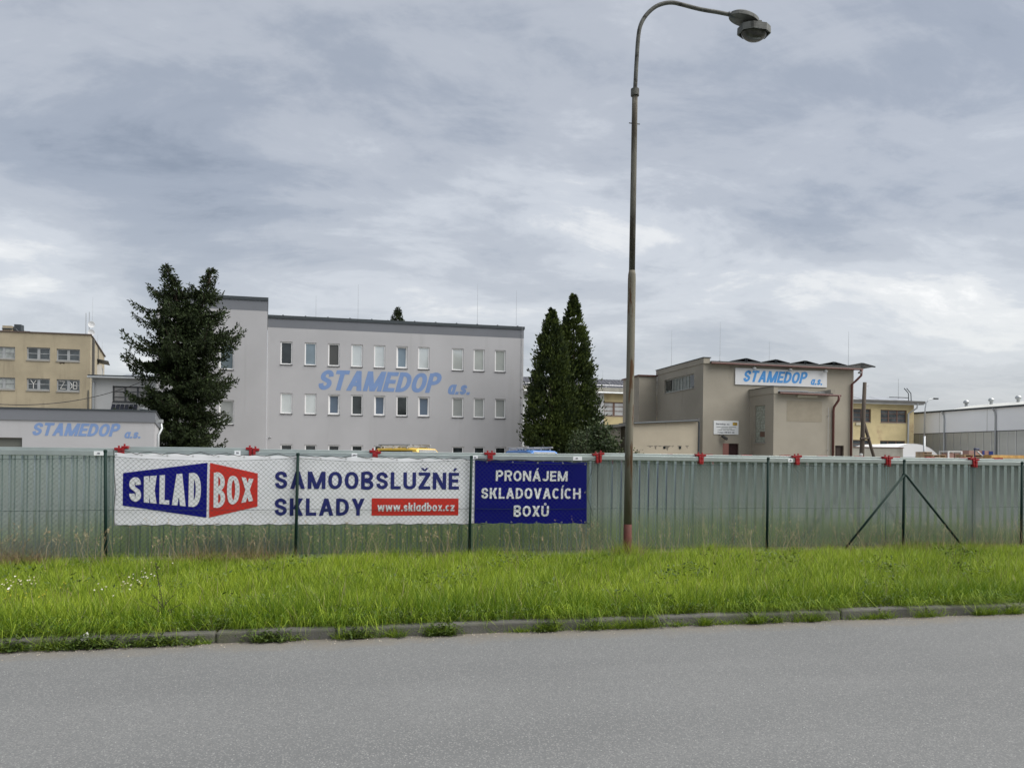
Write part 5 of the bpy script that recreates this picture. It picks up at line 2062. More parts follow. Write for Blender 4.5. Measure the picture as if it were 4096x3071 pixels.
line('SKLAD', 'logo_lettering', ban, M_whiteprint, [Q(518, 2003), Q(803, 2029), Q(806, 1888), Q(519, 1909)], 0.012, 0.165, 0.085)
line('BOX', 'logo_lettering', ban, M_whiteprint, [Q(854, 2030), Q(1013, 2002), Q(1014, 1915), Q(856, 1889)], 0.012, 0.15, 0.06)
line('SAMOOBSLUŽNÉ', 'banner_lettering', ban, M_navy, [Q(1100, 1954), Q(1836, 1957), Q(1837, 1890), Q(1101, 1884)], 0.005, 0.21, 0.15)
line('SKLADY', 'banner_lettering', ban, M_navy, [Q(1098, 2062), Q(1458, 2061), Q(1459, 1993), Q(1099, 1992)], 0.005, 0.21, 0.15)
cloth('address_box', [Q(1486, 2061), Q(1833, 2060), Q(1834, 1993), Q(1487, 1992)], ban, M_redprint, 60, 10, h=0.005)
line('www.skladbox.cz', 'address_lettering', ban, M_whiteprint, [Q(1510, 2044), Q(1817, 2043), Q(1818, 2011), Q(1510, 2010)], 0.012, 0.19, 0.10)

ban2 = thing('advertising_banner', 'dark blue banner with three lines of white capitals left of the lamp post', 'banner', (2.75, BY, 0.6))
cloth('fabric', [Q(1897, 2092), Q(2344, 2092), Q(2347, 1850), Q(1901, 1841)], ban2, M_blue_vinyl, 80, 30, h=0.012)
for body, c in (('PRONÁJEM', [Q(1982, 1923), Q(2268, 1924), Q(2269, 1884), Q(1983, 1881)]),
                ('SKLADOVACÍCH', [Q(1924, 1993), Q(2321, 1994), Q(2322, 1952), Q(1925, 1950)]),
                ('BOXŮ', [Q(2053, 2064), Q(2193, 2064), Q(2194, 2022), Q(2054, 2021)])):
    line(body, 'banner_lettering', ban2, M_whiteprint, c, 0.022, 0.205, 0.14)
M_eye = mat('eyelet_metal', (0.6, 0.6, 0.6), 0.3, 0.9)


def eyelets(parent, pts, h):
    for (x, y) in pts:
        a, z = Q(x, y)
        mb = MB()
        n_ = 10
        a, z, dh = wave(a, z)
        ring = [pB_.P(a + r * math.cos(2 * math.pi * t / n_), z + r * math.sin(2 * math.pi * t / n_), h + dh) for r in (0.006, 0.013) for t in range(n_)]
        mb.add(ring, [(t, (t + 1) % n_, n_ + (t + 1) % n_, n_ + t) for t in range(n_)])
        mb.build('eyelet', M_eye, parent)


eyelets(ban2, [(1948, 1846), (2050, 1848), (2150, 1850), (2250, 1852), (2339, 1856), (1945, 2087), (2045, 2087), (2145, 2087), (2245, 2087), (2338, 2087), (2339, 1968)], 0.016)
eyelets(ban, [(466 + i * 102, 1818 + i * 1.85) for i in range(14)] + [(464 + i * 102, 2095 - i * 0.4) for i in range(14)], 0.004)
# lashing cord round the white banner, and round the blue one
mb = MB()
pts = []
for i in range(15):
    x, y = 462 + i * 103, 1812 + i * 1.85
    a, z = Q(x, y)
    pts += [pB_.P(a, z + 0.012, 0.035), pB_.P(a + 0.12, z + 0.035 - 0.01 * (i % 3), 0.065), pB_.P(a + 0.28, z - 0.012, 0.018)]
mb.tube(pts, 0.0045, 5)
pts = []
for i in range(15):
    x, y = 462 + i * 103, 2100 - i * 0.42
    a, z = Q(x, y)
    pts += [pB_.P(a, z + 0.01, 0.015), pB_.P(a + 0.15, z - 0.010, 0.03)]
mb.tube(pts, 0.0035, 5)
pts = [pB_.P(*Q(459, 1800), 0.05), pB_.P(*Q(458, 1890), 0.02), pB_.P(*Q(464, 1957), 0.02), pB_.P(*Q(457, 2040), 0.02), pB_.P(*Q(459, 2100), 0.02)]
mb.tube(pts, 0.004, 5)
mb.build('lashing_cord', M_black, ban)
mb = MB()
pts = []
for i in range(10):
    x = 1903 + i * 49
    a, z = Q(x, 1836 + i * 1.1)
    pts.append(pB_.P(a, z + 0.01 * math.sin(i * 2.2), 0.03))
pts.append(pB_.P(*Q(2384, 1832), 0.03))
mb.tube(pts, 0.0045, 5)
mb.tube([pB_.P(*Q(2341, 1968), 0.03), pB_.P(*Q(2368, 1870), 0.03)], 0.0035, 5)
mb.tube([pB_.P(*Q(2341, 1968), 0.03), pB_.P(*Q(2370, 2060), 0.03)], 0.0035, 5)
mb.tube([pB_.P(*Q(2338, 2088), 0.03), pB_.P(*Q(2372, 2100), 0.03)], 0.0035, 5)
mb.build('lashing_cord', M_black, ban2)

# ------------------------------------------------------------------ street lamp in the verge
LY = 10.9
lamp = thing('street_lamp', 'tall weathered street lamp with curved arm and rusty stained pole in the verge', 'street lamp', (4.10, LY, 0.08))
M_pole = mat('weathered_pole', (0.145, 0.135, 0.105), 0.85, 0.1, 0.16, 5, 0.25, 60, stretch=(1, 1, 0.15),
             stain=((0.085, 0.042, 0.018), 0.53, 0.60, 2.6, (3.4, 3.4, 0.42)))
M_poleup = mat('dark_weathered_pole', (0.12, 0.115, 0.095), 0.8, 0.15, 0.28, 6, 0.3, 60, stretch=(1, 1, 0.2),
               stain=((0.05, 0.042, 0.03), 0.46, 0.60, 5.0, (2, 2, 0.35)))
M_armm = mat('lichen_arm', (0.095, 0.098, 0.09), 0.75, 0.3, 0.2, 8, 0.3, 80,
             stain=((0.035, 0.035, 0.03), 0.52, 0.62, 9.0, (1, 1, 1)))
M_redbase = mat('rust_red_base', (0.085, 0.022, 0.015), 0.8, 0, 0.2, 6, 0.3, 40)


def pole_x(z):
    return 4.098 + (z - 0.36) * 0.0060


def ring_path(zs):
    return [(pole_x(z), LY, z) for z in zs]


mb = MB()
mb.tube(ring_path([-0.05, 0.30, 0.625]), 0.0615, 20)
mb.build('base_sleeve', M_redbase, lamp, smooth=True)
mb = MB()
mb.tube(ring_path([0.62, 2.0, 3.4, 4.28, 4.36, 4.42]), [0.0598, 0.0596, 0.0594, 0.059, 0.056, 0.046], 20)
mb.build('pole_lower', M_pole, lamp, smooth=True)
mb = MB()
mb.tube(ring_path([4.40, 5.6, 6.6, 7.06]), [0.0455, 0.044, 0.0425, 0.0415], 18)
up = mb.build('pole_upper', M_poleup, lamp, smooth=True)
mb = MB()
mb.tube([(pole_x(6.62) - 0.085, LY, 6.62), (pole_x(6.62) + 0.085, LY, 6.62)], 0.008, 6)
mb.build('bolt', M_coping, up)
mb = MB()
mb.lathe([(0.047, 0.0), (0.062, 0.005), (0.062, 0.105), (0.045, 0.112)], (pole_x(7.05), LY, 7.03), 20)
mb.build('collar', M_armm, lamp)
# curved arm, measured in the plane facing the road
pl_arm = Plane((0, LY), (1, 0), (0, -1))
arm_px = [(2539, 374), (2541, 345), (2546, 250), (2553, 150), (2563, 100), (2586, 60), (2622, 28), (2660, 14), (2694, 12), (2730, 20), (2800, 38), (2870, 50), (2925, 61)]
arm_pts = [Vector(pl_arm.P(*pl_arm.px(x, y))) for x, y in arm_px]
# smooth with Catmull-Rom
sm = []
for i in range(len(arm_pts) - 1):
    p0, p1, p2, p3 = arm_pts[max(i - 1, 0)], arm_pts[i], arm_pts[i + 1], arm_pts[min(i + 2, len(arm_pts) - 1)]
    for q in range(4):
        t = q / 4
        sm.append(0.5 * ((2 * p1) + (p2 - p0) * t + (2 * p0 - 5 * p1 + 4 * p2 - p3) * t * t + (3 * p1 - p0 - 3 * p2 + p3) * t ** 3))
sm.append(arm_pts[-1])
mb = MB()
mb.tube(sm, [0.031 - 0.002 * i / len(sm) for i in range(len(sm))], 14)
mb.build('arm', M_armm, lamp, smooth=True)
# upper oval control-gear housing: flattened dome with a flat underside, tilted along the arm
he = arm_pts[-1]
tiltv = 0.17
M_house = mat('lamp_housing', (0.105, 0.11, 0.106), 0.7, 0.2, 0.2, 10, 0.2, 60,
              stain=((0.045, 0.047, 0.042), 0.54, 0.66, 7.0, (1.5, 1.5, 0.4)))


def housing_ring(rx, ry, z, n=28, cx=0.0):
    return [(cx + rx * math.cos(2 * math.pi * t / n), ry * math.sin(2 * math.pi * t / n), z) for t in range(n)]


def tilted(pts, c, tilt):
    ct, st = math.cos(tilt), math.sin(tilt)
    return [(c[0] + x * ct + z * st, c[1] + y, c[2] - x * st + z * ct) for x, y, z in pts]


hc = Vector(pl_arm.P(*pl_arm.px(2977, 74)))
mb = MB()
rings = [housing_ring(.02, .01, .085), housing_ring(.12, .075, .078), housing_ring(.19, .115, .055), housing_ring(.238, .155, .02), housing_ring(.246, .16, -.035), housing_ring(.236, .15, -.04), housing_ring(.01, .01, -.045)]
n = 28
for r_ in rings:
    mb.v += tilted(r_, hc, tiltv)
for i in range(len(rings) - 1):
    mb.f += [(i * n + t, i * n + (t + 1) % n, (i + 1) * n + (t + 1) % n, (i + 1) * n + t) for t in range(n)]
mb.m = [0] * len(mb.f)
hz_ = mb.build('gear_housing', M_house, lamp)
mb = MB()
mb.tube([he - Vector((0.05, 0, -0.012)), he + Vector((0.06, 0, -0.012))], 0.036, 12)
mb.build('clamp', M_coping, hz_)
# lower box-shaped lantern, chamfered corners, glass bowl beneath
lc = Vector(pl_arm.P(*pl_arm.px(3016, 118)))
oct_ = [(-.238, -.09), (-.10, -.17), (.12, -.17), (.238, -.09), (.238, .09), (.12, .17), (-.10, .17), (-.238, .09)]
mb = MB()
lv = [(x * .62, y * .62, .062) for x, y in oct_] + [(x * .98, y, .03) for x, y in oct_] + [(x, y, -.075) for x, y in oct_] + [(x * .93, y * .93, -.075) for x, y in oct_] + [(x * .9, y * .9, -.03) for x, y in oct_]
mb.v += tilted(lv, lc, 0.0)
mb.f.append(tuple(range(8)))
for i in range(4):
    mb.f += [(i * 8 + t, i * 8 + (t + 1) % 8, (i + 1) * 8 + (t + 1) % 8, (i + 1) * 8 + t) for t in range(8)]
mb.f.append(tuple(range(32, 40)))
mb.m = [0] * len(mb.f)
lan = mb.build('lantern_box', M_house, lamp)
mb = MB()
for (a_, r_, z_) in ((0, 1.0, -.068), (1, .93, -.10), (2, .78, -.135), (3, .55, -.165), (4, .28, -.18), (5, .01, -.184)):
    mb.v += tilted([(x, y, z_) for x, y, _ in housing_ring(.205 * r_, .15 * r_, 0, 28)], lc, 0.0)
for i in range(5):
    mb.f += [(i * 28 + t, i * 28 + (t + 1) % 28, (i + 1) * 28 + (t + 1) % 28, (i + 1) * 28 + t) for t in range(28)]
mb.m = [0] * len(mb.f)
mb.build('glass_bowl', mat('dirty_bowl', (0.055, 0.055, 0.05), 0.25, spec=0.4, var=0.3, vscale=9), lan, smooth=True)
mb = MB()
mb.box(lc.x - .12, lc.x + .10, LY - .06, LY + .06, lc.z + .05, hc.z - .03)
mb.build('neck', M_house, lamp)


# ------------------------------------------------------------------ vans and car behind the containers
def van(label, px_l, px_r, T, rz, roof_z, body_m, group, rack=True):
    c = (at_y(px_l, 1800, T).x + at_y(px_r, 1800, T).x) / 2
    o = thing('van', label, 'van', (c, T, 0), group)
    o.rotation_euler = (0, 0, rz)
    Lh, Wh = 2.35, 0.92
    st = [(-2.35, .92, roof_z * .90), (-2.28, 1.0, roof_z * .985), (-1.2, 1.0, roof_z), (0.4, 1.0, roof_z), (0.95, 1.0, roof_z * .975), (1.45, .98, 1.28), (2.15, .93, 1.06), (2.36, .86, .62)]
    mb = MB(local=True)
    prof = lambda w, zr: [(-Wh * w, .32), (-Wh * w, .95), (-Wh * w * .97, min(zr - .1, 1.25)), (-Wh * .83 * w, zr - .07), (-Wh * .70 * w, zr), (Wh * .70 * w, zr), (Wh * .83 * w, zr - .07), (Wh * w * .97, min(zr - .1, 1.25)), (Wh * w, .95), (Wh * w, .32)]
    for x, w, zr in st:
        mb.v += [(x, y, z) for y, z in prof(w, zr)]
    for i in range(len(st) - 1):
        mb.f += [(i * 10 + t, i * 10 + (t + 1) % 10, (i + 1) * 10 + (t + 1) % 10, (i + 1) * 10 + t) for t in range(10)]
    mb.f += [tuple(range(10)), tuple((len(st) - 1) * 10 + t for t in range(10))]
    mb.m = [0] * len(mb.f)
    bd = mb.build('body', body_m, o, smooth=False, bevel=0.03)
    for s_ in (-1, 1):
        mb = MB(local=True)
        y = s_ * (Wh * .96)
        y2 = s_ * (Wh * .855)
        mb.add([(-2.0, y + s_ * .01, 1.12), (0.95, y + s_ * .01, 1.12), (0.70, y2 + s_ * .012, roof_z - .16), (-1.95, y2 + s_ * .012, roof_z - .16)], [(0, 1, 2, 3)])
        mb.build('side_window', G_dark, o)
        for x in (-1.45, 1.5):
            mb = MB(local=True)
            mb.tube([(x, s_ * .70, .32), (x, s_ * .93, .32)], .32, 20)
            wh = mb.build('wheel', M_rubber, o)
            mb = MB(local=True)
            mb.tube([(x, s_ * .92, .32), (x, s_ * .945, .32)], .19, 14)
            mb.build('rim', M_alu, wh)
        mb = MB(local=True)
        mb.box(2.2, 2.3, s_ * .5, s_ * .8, .72, .9)
        mb.build('headlight', M_frame, o)
        mb = MB(local=True)
        mb.box(-2.37, -2.33, s_ * .74, s_ * .86, .8, 1.15)
        mb.build('tail_light', M_red, o)
    mb = MB(local=True)
    mb.add([(1.46, -.74, 1.28), (1.46, .74, 1.28), (1.02, .62, roof_z - .1), (1.02, -.62, roof_z - .1)], [(0, 1, 2, 3)])
    mb.build('windscreen', G_dark, o)
    mb = MB(local=True)
    mb.add([(-2.365, -.68, 1.1), (-2.365, .68, 1.1), (-2.34, .6, roof_z * .90 - .05), (-2.34, -.6, roof_z * .90 - .05)], [(0, 1, 2, 3)])
    mb.build('rear_window', G_dark, o)
    if rack:
        mb = MB(local=True)
        for x in (-1.9, -0.9, 0.2):
            mb.box(x - .03, x + .03, -.75, .75, roof_z + .07, roof_z + .11)
            for s_ in (-1, 1):
                mb.box(x - .03, x + .03, s_ * .70, s_ * .76, roof_z - .03, roof_z + .07)
        for s_ in (-1, 1):
            mb.box(-2.1, .5, s_ * .66, s_ * .76, roof_z + .11, roof_z + .19)
        mb.build('roof_rack', M_alu, o)
        mb = MB(local=True)
        for s_ in (-.25, .25):
            mb.box(-2.0, .3, s_ - .03, s_ + .03, roof_z + .111, roof_z + .16)
        for i in range(8):
            mb.box(-1.9 + i * .28, -1.87 + i * .28, -.22, .22, roof_z + .12, roof_z + .15)
        mb.build('ladder', M_alu, o)
    return o


M_vy = mat('yellow_van_paint', (0.62, 0.40, 0.035), 0.35, coat=0.4)
M_vb = mat('blue_van_paint', (0.02, 0.15, 0.46), 0.35, coat=0.4)
M_vr = mat('dark_red_van_paint', (0.16, 0.03, 0.03), 0.4, coat=0.4)
van('yellow van with white roof rack parked before the grey office block', 1590, 1725, 42, math.radians(-52), at_y(1660, 1791, 42).z, M_vy, 'vans parked in the yard')
van('blue van with pale roof rack parked at the corner of the grey office block', 2060, 2228, 40, math.radians(-78), at_y(2140, 1800, 40).z, M_vb, 'vans parked in the yard')
van('dark red van almost hidden behind the containers below the thuja trees', 2255, 2315, 38, math.radians(80), at_y(2280, 1817, 38).z, M_vr, 'vans parked in the yard', rack=False)

# ------------------------------------------------------------------ trees and shrubs
def branch_cards(out, base, az, length, rise, tip_up, r, dens=1.0, droop=1.0):
    """one conifer bough: axis with side twigs that hang; appends to out lists"""
    P, D, W = out
    d = np.array([math.sin(az), math.cos(az), 0.0])
    side = np.array([d[1], -d[0], 0.0])
    nst = max(4, int(length / 0.075 * dens))
    ts = np.linspace(0.06, 1.0, nst)
    pos = base + d * (ts * length)[:, None]
    zz = rise * length * ts - 0.34 * droop * length * ts * (1 - ts) * 1.2 + tip_up * length * np.clip(ts - 0.55, 0, 1) ** 2 * 2.2
    pos[:, 2] += zz
    for i, t in enumerate(ts):
        tw = (0.16 + 0.62 * (1 - t) ** 0.7 * min(1, t * 3.5)) * (0.5 + 0.5 * min(1, length / 2.2))
        for s in (-1, 1):
            ang = r.uniform(0.5, 1.2)
            tdir = d * math.cos(ang) + side * s * math.sin(ang)
            nq = max(2, int(tw / 0.085))
            hang = r.uniform(0.15, 0.75) * droop
            for q in range(nq):
                u = (q + r.random()) / nq
                p = pos[i] + tdir * (u * tw) + np.array([0, 0, -hang * u * u * tw])
                up = 0.55 * (1 if r.random() < 0.5 + 0.35 * t else -1.1)
                dd = tdir * r.uniform(0.4, 1.0) + np.array([r.uniform(-.5, .5), r.uniform(-.5, .5), up + r.uniform(-.5, .3)])
                dd = dd / np.linalg.norm(dd) * r.uniform(0.12, 0.24)
                ww = np.cross(dd, np.array([r.uniform(-1, 1), r.uniform(-1, 1), r.uniform(-1, 1)]))
                ww = ww / (np.linalg.norm(ww) + 1e-9) * r.uniform(0.028, 0.052)
                P.append(p)
                D.append(dd)
                W.append(ww)
    return pos


def spruce(label, base_px, T, trunks, zlow, prof, seed, name='spruce_tree'):
    r = random.Random(seed)
    bx = at_y(base_px, 1815, T).x
    o = thing(name, label, 'tree', (bx, T, 0))
    out = ([], [], [])
    tb_ = MB()
    for pts in trunks:
        pv = [Vector((bx + (at_y(x, y, T).x - bx), T + dy, at_y(x, y, T).z)) for x, y, dy in pts]
        pv = [Vector((pv[0].x, pv[0].y, 0))] + pv
        H = pv[-1].z
        tb_.tube(pv, [0.20 * (1 - 0.93 * p.z / H) + 0.012 for p in pv], 9)
        z = zlow
        while z < H - 0.15:
            for a_, b_ in zip(pv[:-1], pv[1:]):
                if a_.z <= z <= b_.z:
                    c = a_.lerp(b_, (z - a_.z) / (b_.z - a_.z))
            for q in range(r.choice((4, 5, 5, 6))):
                az = r.uniform(0, 2 * math.pi)
                L_ = prof(z, H, az) * (r.uniform(0.66, 1.08) if q < 3 else r.uniform(0.3, 0.62))
                if L_ > 0.05:
                    pos = branch_cards(out, np.array([c.x, c.y, z + r.uniform(-.1, .1)]), az, L_, r.uniform(-.12, .10) + (0.35 if z > H - 2.2 else 0), r.uniform(.18, .5), r, 1.3)
                    bp_ = [tuple(p) for p in pos[::max(1, len(pos) // 5)]]
                    tb_.tube(bp_, [0.03 - 0.026 * i / len(bp_) for i in range(len(bp_))], 4, caps=False)
            z += 0.27 if z < H - 2 else 0.17
    tb_.build('trunk', M_bark, o)
    P = np.array(out[0])
    rs = np.random.RandomState(seed)
    cards('crown', P, out[1], out[2], NEEDLE, o, np.clip(rs.beta(1.5, 2.2, len(P)), 0, 1))
    return o


def prof1(z, H, az):
    if z > H - 0.3:
        return 0.18
    if z > 10.6:
        return 0.16 + 0.19 * (H - z)
    if z > 9.6:
        return 1.2 + 0.35 * math.sin(az * 2 + z)
    k = 2.28 + 0.7 * math.sin(z * 2.3 + az) + 0.45 * math.sin(z * 4.7 - 2 * az)
    return k * (1 - 0.16 * max(0.0, math.sin(az)))


spruce('tall dark spruce with two leaning tops in front of the grey stair tower', 735, 45.5,
       [[(702, 1700, 0), (703, 1400, 0.2), (720, 1260, 0.2), (690, 1150, 0.1), (662, 1052, 0)],
        [(768, 1700, 0.5), (775, 1400, 0.6), (790, 1260, 0.5), (822, 1150, 0.4), (847, 1063, 0.4)]], 1.2, prof1, 11)


def prof2(z, H, az):
    return min(2.6, 0.12 + 0.34 * (H - z))


spruce('small dark conifer top rising behind the grey office block roof', 1590, 70,
       [[(1590, 1500, 0), (1588, 1226, 0)]], 9.0, prof2, 5, 'conifer_tree')


def thuja(label, cx, ytop, half_px, T, seed, n=15000):
    rs = np.random.RandomState(seed)
    base = at_y(cx, 1815, T)
    H = at_y(cx, ytop, T).z
    Rm = half_px / F_PX * T
    o = thing('thuja_tree', label, 'tree', (base.x, T, 0), 'pair of thuja trees')
    tb_ = MB()
    tb_.tube([(base.x, T, 0), (base.x, T, H * .5), (base.x + .05, T, H * .97)], [0.16, 0.10, 0.02], 8)
    nc = n // 42
    uc = rs.rand(nc) ** 0.85
    zc_ = H * (1 - uc)
    radc = Rm * np.minimum(1.0, 0.01 + 1.20 * uc ** 0.80) * (1 - 0.12 * np.clip((uc - 0.75) / .25, 0, 1))
    azc = rs.rand(nc) * 2 * np.pi
    lump = 1 + 0.14 * np.sin(azc * 5 + zc_ * 1.9 + seed) * np.sin(zc_ * 2.3 + azc * 2) + 0.055 * rs.normal(0, 1, nc)
    rc = radc * lump * (0.45 + 0.55 * rs.rand(nc) ** 0.3)
    tc2 = np.clip(rs.beta(1.4, 2.0, nc), 0, 1)
    ci = np.concatenate([np.repeat(np.arange(nc), 42), rs.randint(0, nc, n - 42 * nc)])
    spread = 0.025 + 0.14 * np.minimum(1, uc[ci] * 3)
    az = azc[ci]
    lift = np.abs(rs.normal(0, 1.0, n)) * spread * 1.7
    P = np.stack([base.x + rc[ci] * np.sin(az) + rs.normal(0, 1, n) * spread + np.sin(az) * lift * .35,
                  T + rc[ci] * np.cos(az) + rs.normal(0, 1, n) * spread + np.cos(az) * lift * .35, zc_[ci] + lift - .1], 1)
    P[:, 2] = np.clip(P[:, 2], 0.03, H + .1 * rs.rand(n))
    D = np.stack([np.sin(az), np.cos(az), np.full(n, 1.25)], 1) + rs.normal(0, .42, (n, 3))
    D = unit(D) * rs.uniform(.12, .27, (n, 1))
    W = unit(np.cross(D, rs.normal(0, 1, (n, 3)))) * rs.uniform(.04, .07, (n, 1))
    tint_ = np.clip(tc2[ci] + rs.normal(0, .16, n), 0, 1)
    for i in range(26):
        k_ = rs.randint(n)
        tb_.tube([(base.x, T, P[k_, 2] * .92), tuple(P[k_] * .6 + np.array([base.x, T, P[k_, 2]]) * .4)], [0.03, 0.01], 4, caps=False)
    tb_.build('trunk', M_bark, o)
    cards('crown', P, D, W, THUJA, o, tint_)
    return o


thuja('left and shorter of the two pointed dark green thuja trees', 2200, 1238, 108, 47, 3, 34000)
thuja('right and taller of the two pointed dark green thuja trees', 2288, 1180, 104, 48, 8, 36000)


def shrub(label, cx, ytop, half_px, T, seed, n, m=SHRUBLEAF, name='shrub', leaf=(.15, .26), flat=1.0):
    rs = np.random.RandomState(seed)
    base = at_y(cx, 1815, T)
    H = at_y(cx, ytop, T).z
    R = half_px / F_PX * T
    o = thing(name, label, 'shrub', (base.x, T, 0))
    tb_ = MB()
    tips = []
    for i in range(46):
        a = rs.rand() * 2 * np.pi
        rr = R * rs.rand() ** .5
        zt = H * (0.45 + 0.55 * rs.rand()) * (1 - 0.45 * (rr / R) ** 2)
        tip = np.array([base.x + rr * np.sin(a), T + rr * np.cos(a), zt])
        tips.append(tip)
        tb_.tube([(base.x, T, 0), tuple(np.array([base.x, T, 0]) * .55 + tip * .45 + np.array([0, 0, .3])), tuple(tip)], [0.03, 0.02, 0.006], 4, caps=False)
    tb_.build('stem', M_bark, o)
    idx = rs.randint(0, len(tips), n)
    tt = rs.rand(n, 1) ** 0.6
    P = np.array([base.x, T, 0]) * (1 - tt) + np.array(tips)[idx] * tt + rs.normal(0, .20 * R, (n, 3)) * np.array([1, 1, .8])
    P[:, 2] = np.abs(P[:, 2]) + .05
    D = unit(rs.normal(0, 1, (n, 3)) + np.array([0, 0, .1])) * rs.uniform(*leaf, (n, 1))
    W = unit(np.cross(D, rs.normal(0, 1, (n, 3)))) * rs.uniform(leaf[0] * .3, leaf[0] * .5, (n, 1))
    cards('foliage', P, D, W, m, o, rs.beta(1.2, 2.0, n))
    return o


shrub('leafy grey-green shrub at the foot of the thuja trees', 2405, 1640, 78, 44, 21, 7000)
shrub('dark leafy shrub between the thuja trees and the leafy grey-green shrub', 2325, 1690, 70, 43.2, 22, 4500, leaf=(.10, .16))
shrub('low rounded green bush just right of the lamp post', 2545, 1795, 45, 41.5, 23, 3500, THUJA, 'bush', (.10, .16))

# ------------------------------------------------------------------ verge vegetation
def strips(name, base, tipv, bend, width, m, tint, kind='stuff', parent=None):
    """grass blades: base quad + tip triangle, bent; base (N,3), tipv (N,3) total vector, bend (N,3) mid offset"""
    n = len(base)
    if parent is not None:
        base = base - np.array(ORIGIN[parent][0])
    az = np.random.RandomState(n).rand(n) * np.pi
    w = np.stack([np.cos(az), np.sin(az) * .6, np.zeros(n)], 1) * width[:, None]
    mid = base + tipv * 0.55 - bend
    tip = base + tipv + bend * 0.6
    V = np.stack([base - w, base + w, mid + w * .8, mid - w * .8, tip], 1).reshape(-1, 3)
    me = bpy.data.meshes.new(name)
    me.vertices.add(n * 5)
    me.vertices.foreach_set('co', V.ravel())
    b = (np.arange(n) * 5)[:, None]
    loops = np.concatenate([b + np.array([[0, 1, 2, 3]]), b + np.array([[3, 2, 4]])], 1).ravel()
    me.loops.add(n * 7)
    me.loops.foreach_set('vertex_index', loops)
    me.polygons.add(n * 2)
    ls = (np.arange(n) * 7)[:, None] + np.array([[0, 4]])
    me.polygons.foreach_set('loop_start', ls.ravel())
    me.polygons.foreach_set('loop_total', np.tile([4, 3], n))
    me.update()
    a = me.attributes.new('tint', 'FLOAT', 'POINT')
    a.data.foreach_set('value', np.repeat(tint, 5))
    o = link_mesh(name, me, m, parent)
    if kind:
        o['kind'] = kind
    return o


rs = np.random.RandomState(42)
NB = 320000
gxx = rs.uniform(-8.0, 15.0, NB)
gyy = 7.07 + 4.55 * rs.rand(NB) ** 1.05
# leave out the corners the view cannot reach, and thin bare soil close to the kerb
keep = (gxx > -3.4 - 0.62 * (gyy - 5.2)) & (gxx < 7.4 + 1.45 * (gyy - 6.0))
patch = nz(gxx, gyy, 1.9, 2.0)
soilgap = (gyy < 7.15 + 0.14 * patch) & (rs.rand(NB) < 0.72)
keep &= ~soilgap
gxx, gyy, patch = gxx[keep], gyy[keep], patch[keep]
n = len(gxx)
hgt = 0.155 + 0.045 * nz(gxx, gyy, 0.9, 1.0) + 0.03 * nz(gxx, gyy, 3.1, 4.0)
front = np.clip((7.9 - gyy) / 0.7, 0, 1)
hgt += 0.085 * front + 0.035 * np.clip((gyy - 10.7) / .6, 0, 1)
tuft = np.clip(nz(gxx, gyy, 2.3, 7.0) - 0.35, 0, 1)
hgt = np.clip(hgt + 0.13 * tuft, 0.06, None) * rs.uniform(.45, 1.22, n)
tipv = np.stack([rs.normal(0.02, .42, n) * hgt, (rs.normal(-.08, .40, n) - 0.30 * np.clip((7.35 - gyy) / .3, 0, 1)) * hgt, hgt], 1)
bend = np.stack([rs.normal(0, .05, n), rs.normal(0, .05, n), np.zeros(n)], 1) * (hgt * 1.4)[:, None]
tint = np.clip(0.50 + 0.20 * nz(gxx, gyy, 0.6, 3.0) + 0.16 * nz(gxx, gyy, 4.3, 1.5) - 0.10 * tuft + rs.normal(0, .34, n) - 0.30 * front, 0, 1)  # front blades darker: understory shade put into colour, plus deeper green plants
base = np.stack([gxx, gyy, verge_z(gxx, gyy) - 0.01], 1)
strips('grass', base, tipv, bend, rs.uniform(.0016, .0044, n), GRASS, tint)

pick = rs.choice(n, 5200, replace=False)
strips('old_grass', base[pick], tipv[pick] * 1.12, bend[pick] * 2.2, rs.uniform(.0016, .003, 5200), STRAW, rs.rand(5200))

# dry stalks and seed heads along the fence
nd = 3400
sx_ = rs.uniform(-7, 14, nd)
cl = nz(sx_, sx_ * 0 + 1, 1.4, 5.0)
keep = rs.rand(nd) < np.clip(0.45 + 0.6 * cl, 0.12, 1)
sx_ = sx_[keep]
nd = len(sx_)
sy = rs.uniform(10.75, 11.55, nd)
hh = rs.uniform(.22, .78, nd) * rs.uniform(.6, 1, nd)
tip = np.stack([rs.normal(0, .28, nd) * hh, rs.normal(-.05, .2, nd) * hh, hh], 1)
bd = np.stack([rs.normal(0, .07, nd), rs.normal(0, .05, nd), np.zeros(nd)], 1) * hh[:, None]
strips('dry_grass', np.stack([sx_, sy, verge_z(sx_, sy)], 1), tip, bd, rs.uniform(.0016, .0032, nd), STRAW, rs.rand(nd))
# seed heads at the tips
P_, D_, W_ = [], [], []
for i in range(nd):
    if hh[i] < .38 or rs.rand() < .35:
        continue
    t0 = np.array([sx_[i], sy[i], verge_z(sx_[i], sy[i])]) + tip[i] + bd[i] * .6
    for q in range(7):
        P_.append(t0 - tip[i] * rs.rand() * .22)
        D_.append(np.array([rs.normal(0, .022), rs.normal(0, .02), rs.uniform(.01, .035)]))
        W_.append(np.array([.0035, .002, 0]))
tag(cards('seed_heads', P_, D_, W_, STRAW, None, rs.rand(len(P_))), kind='stuff')
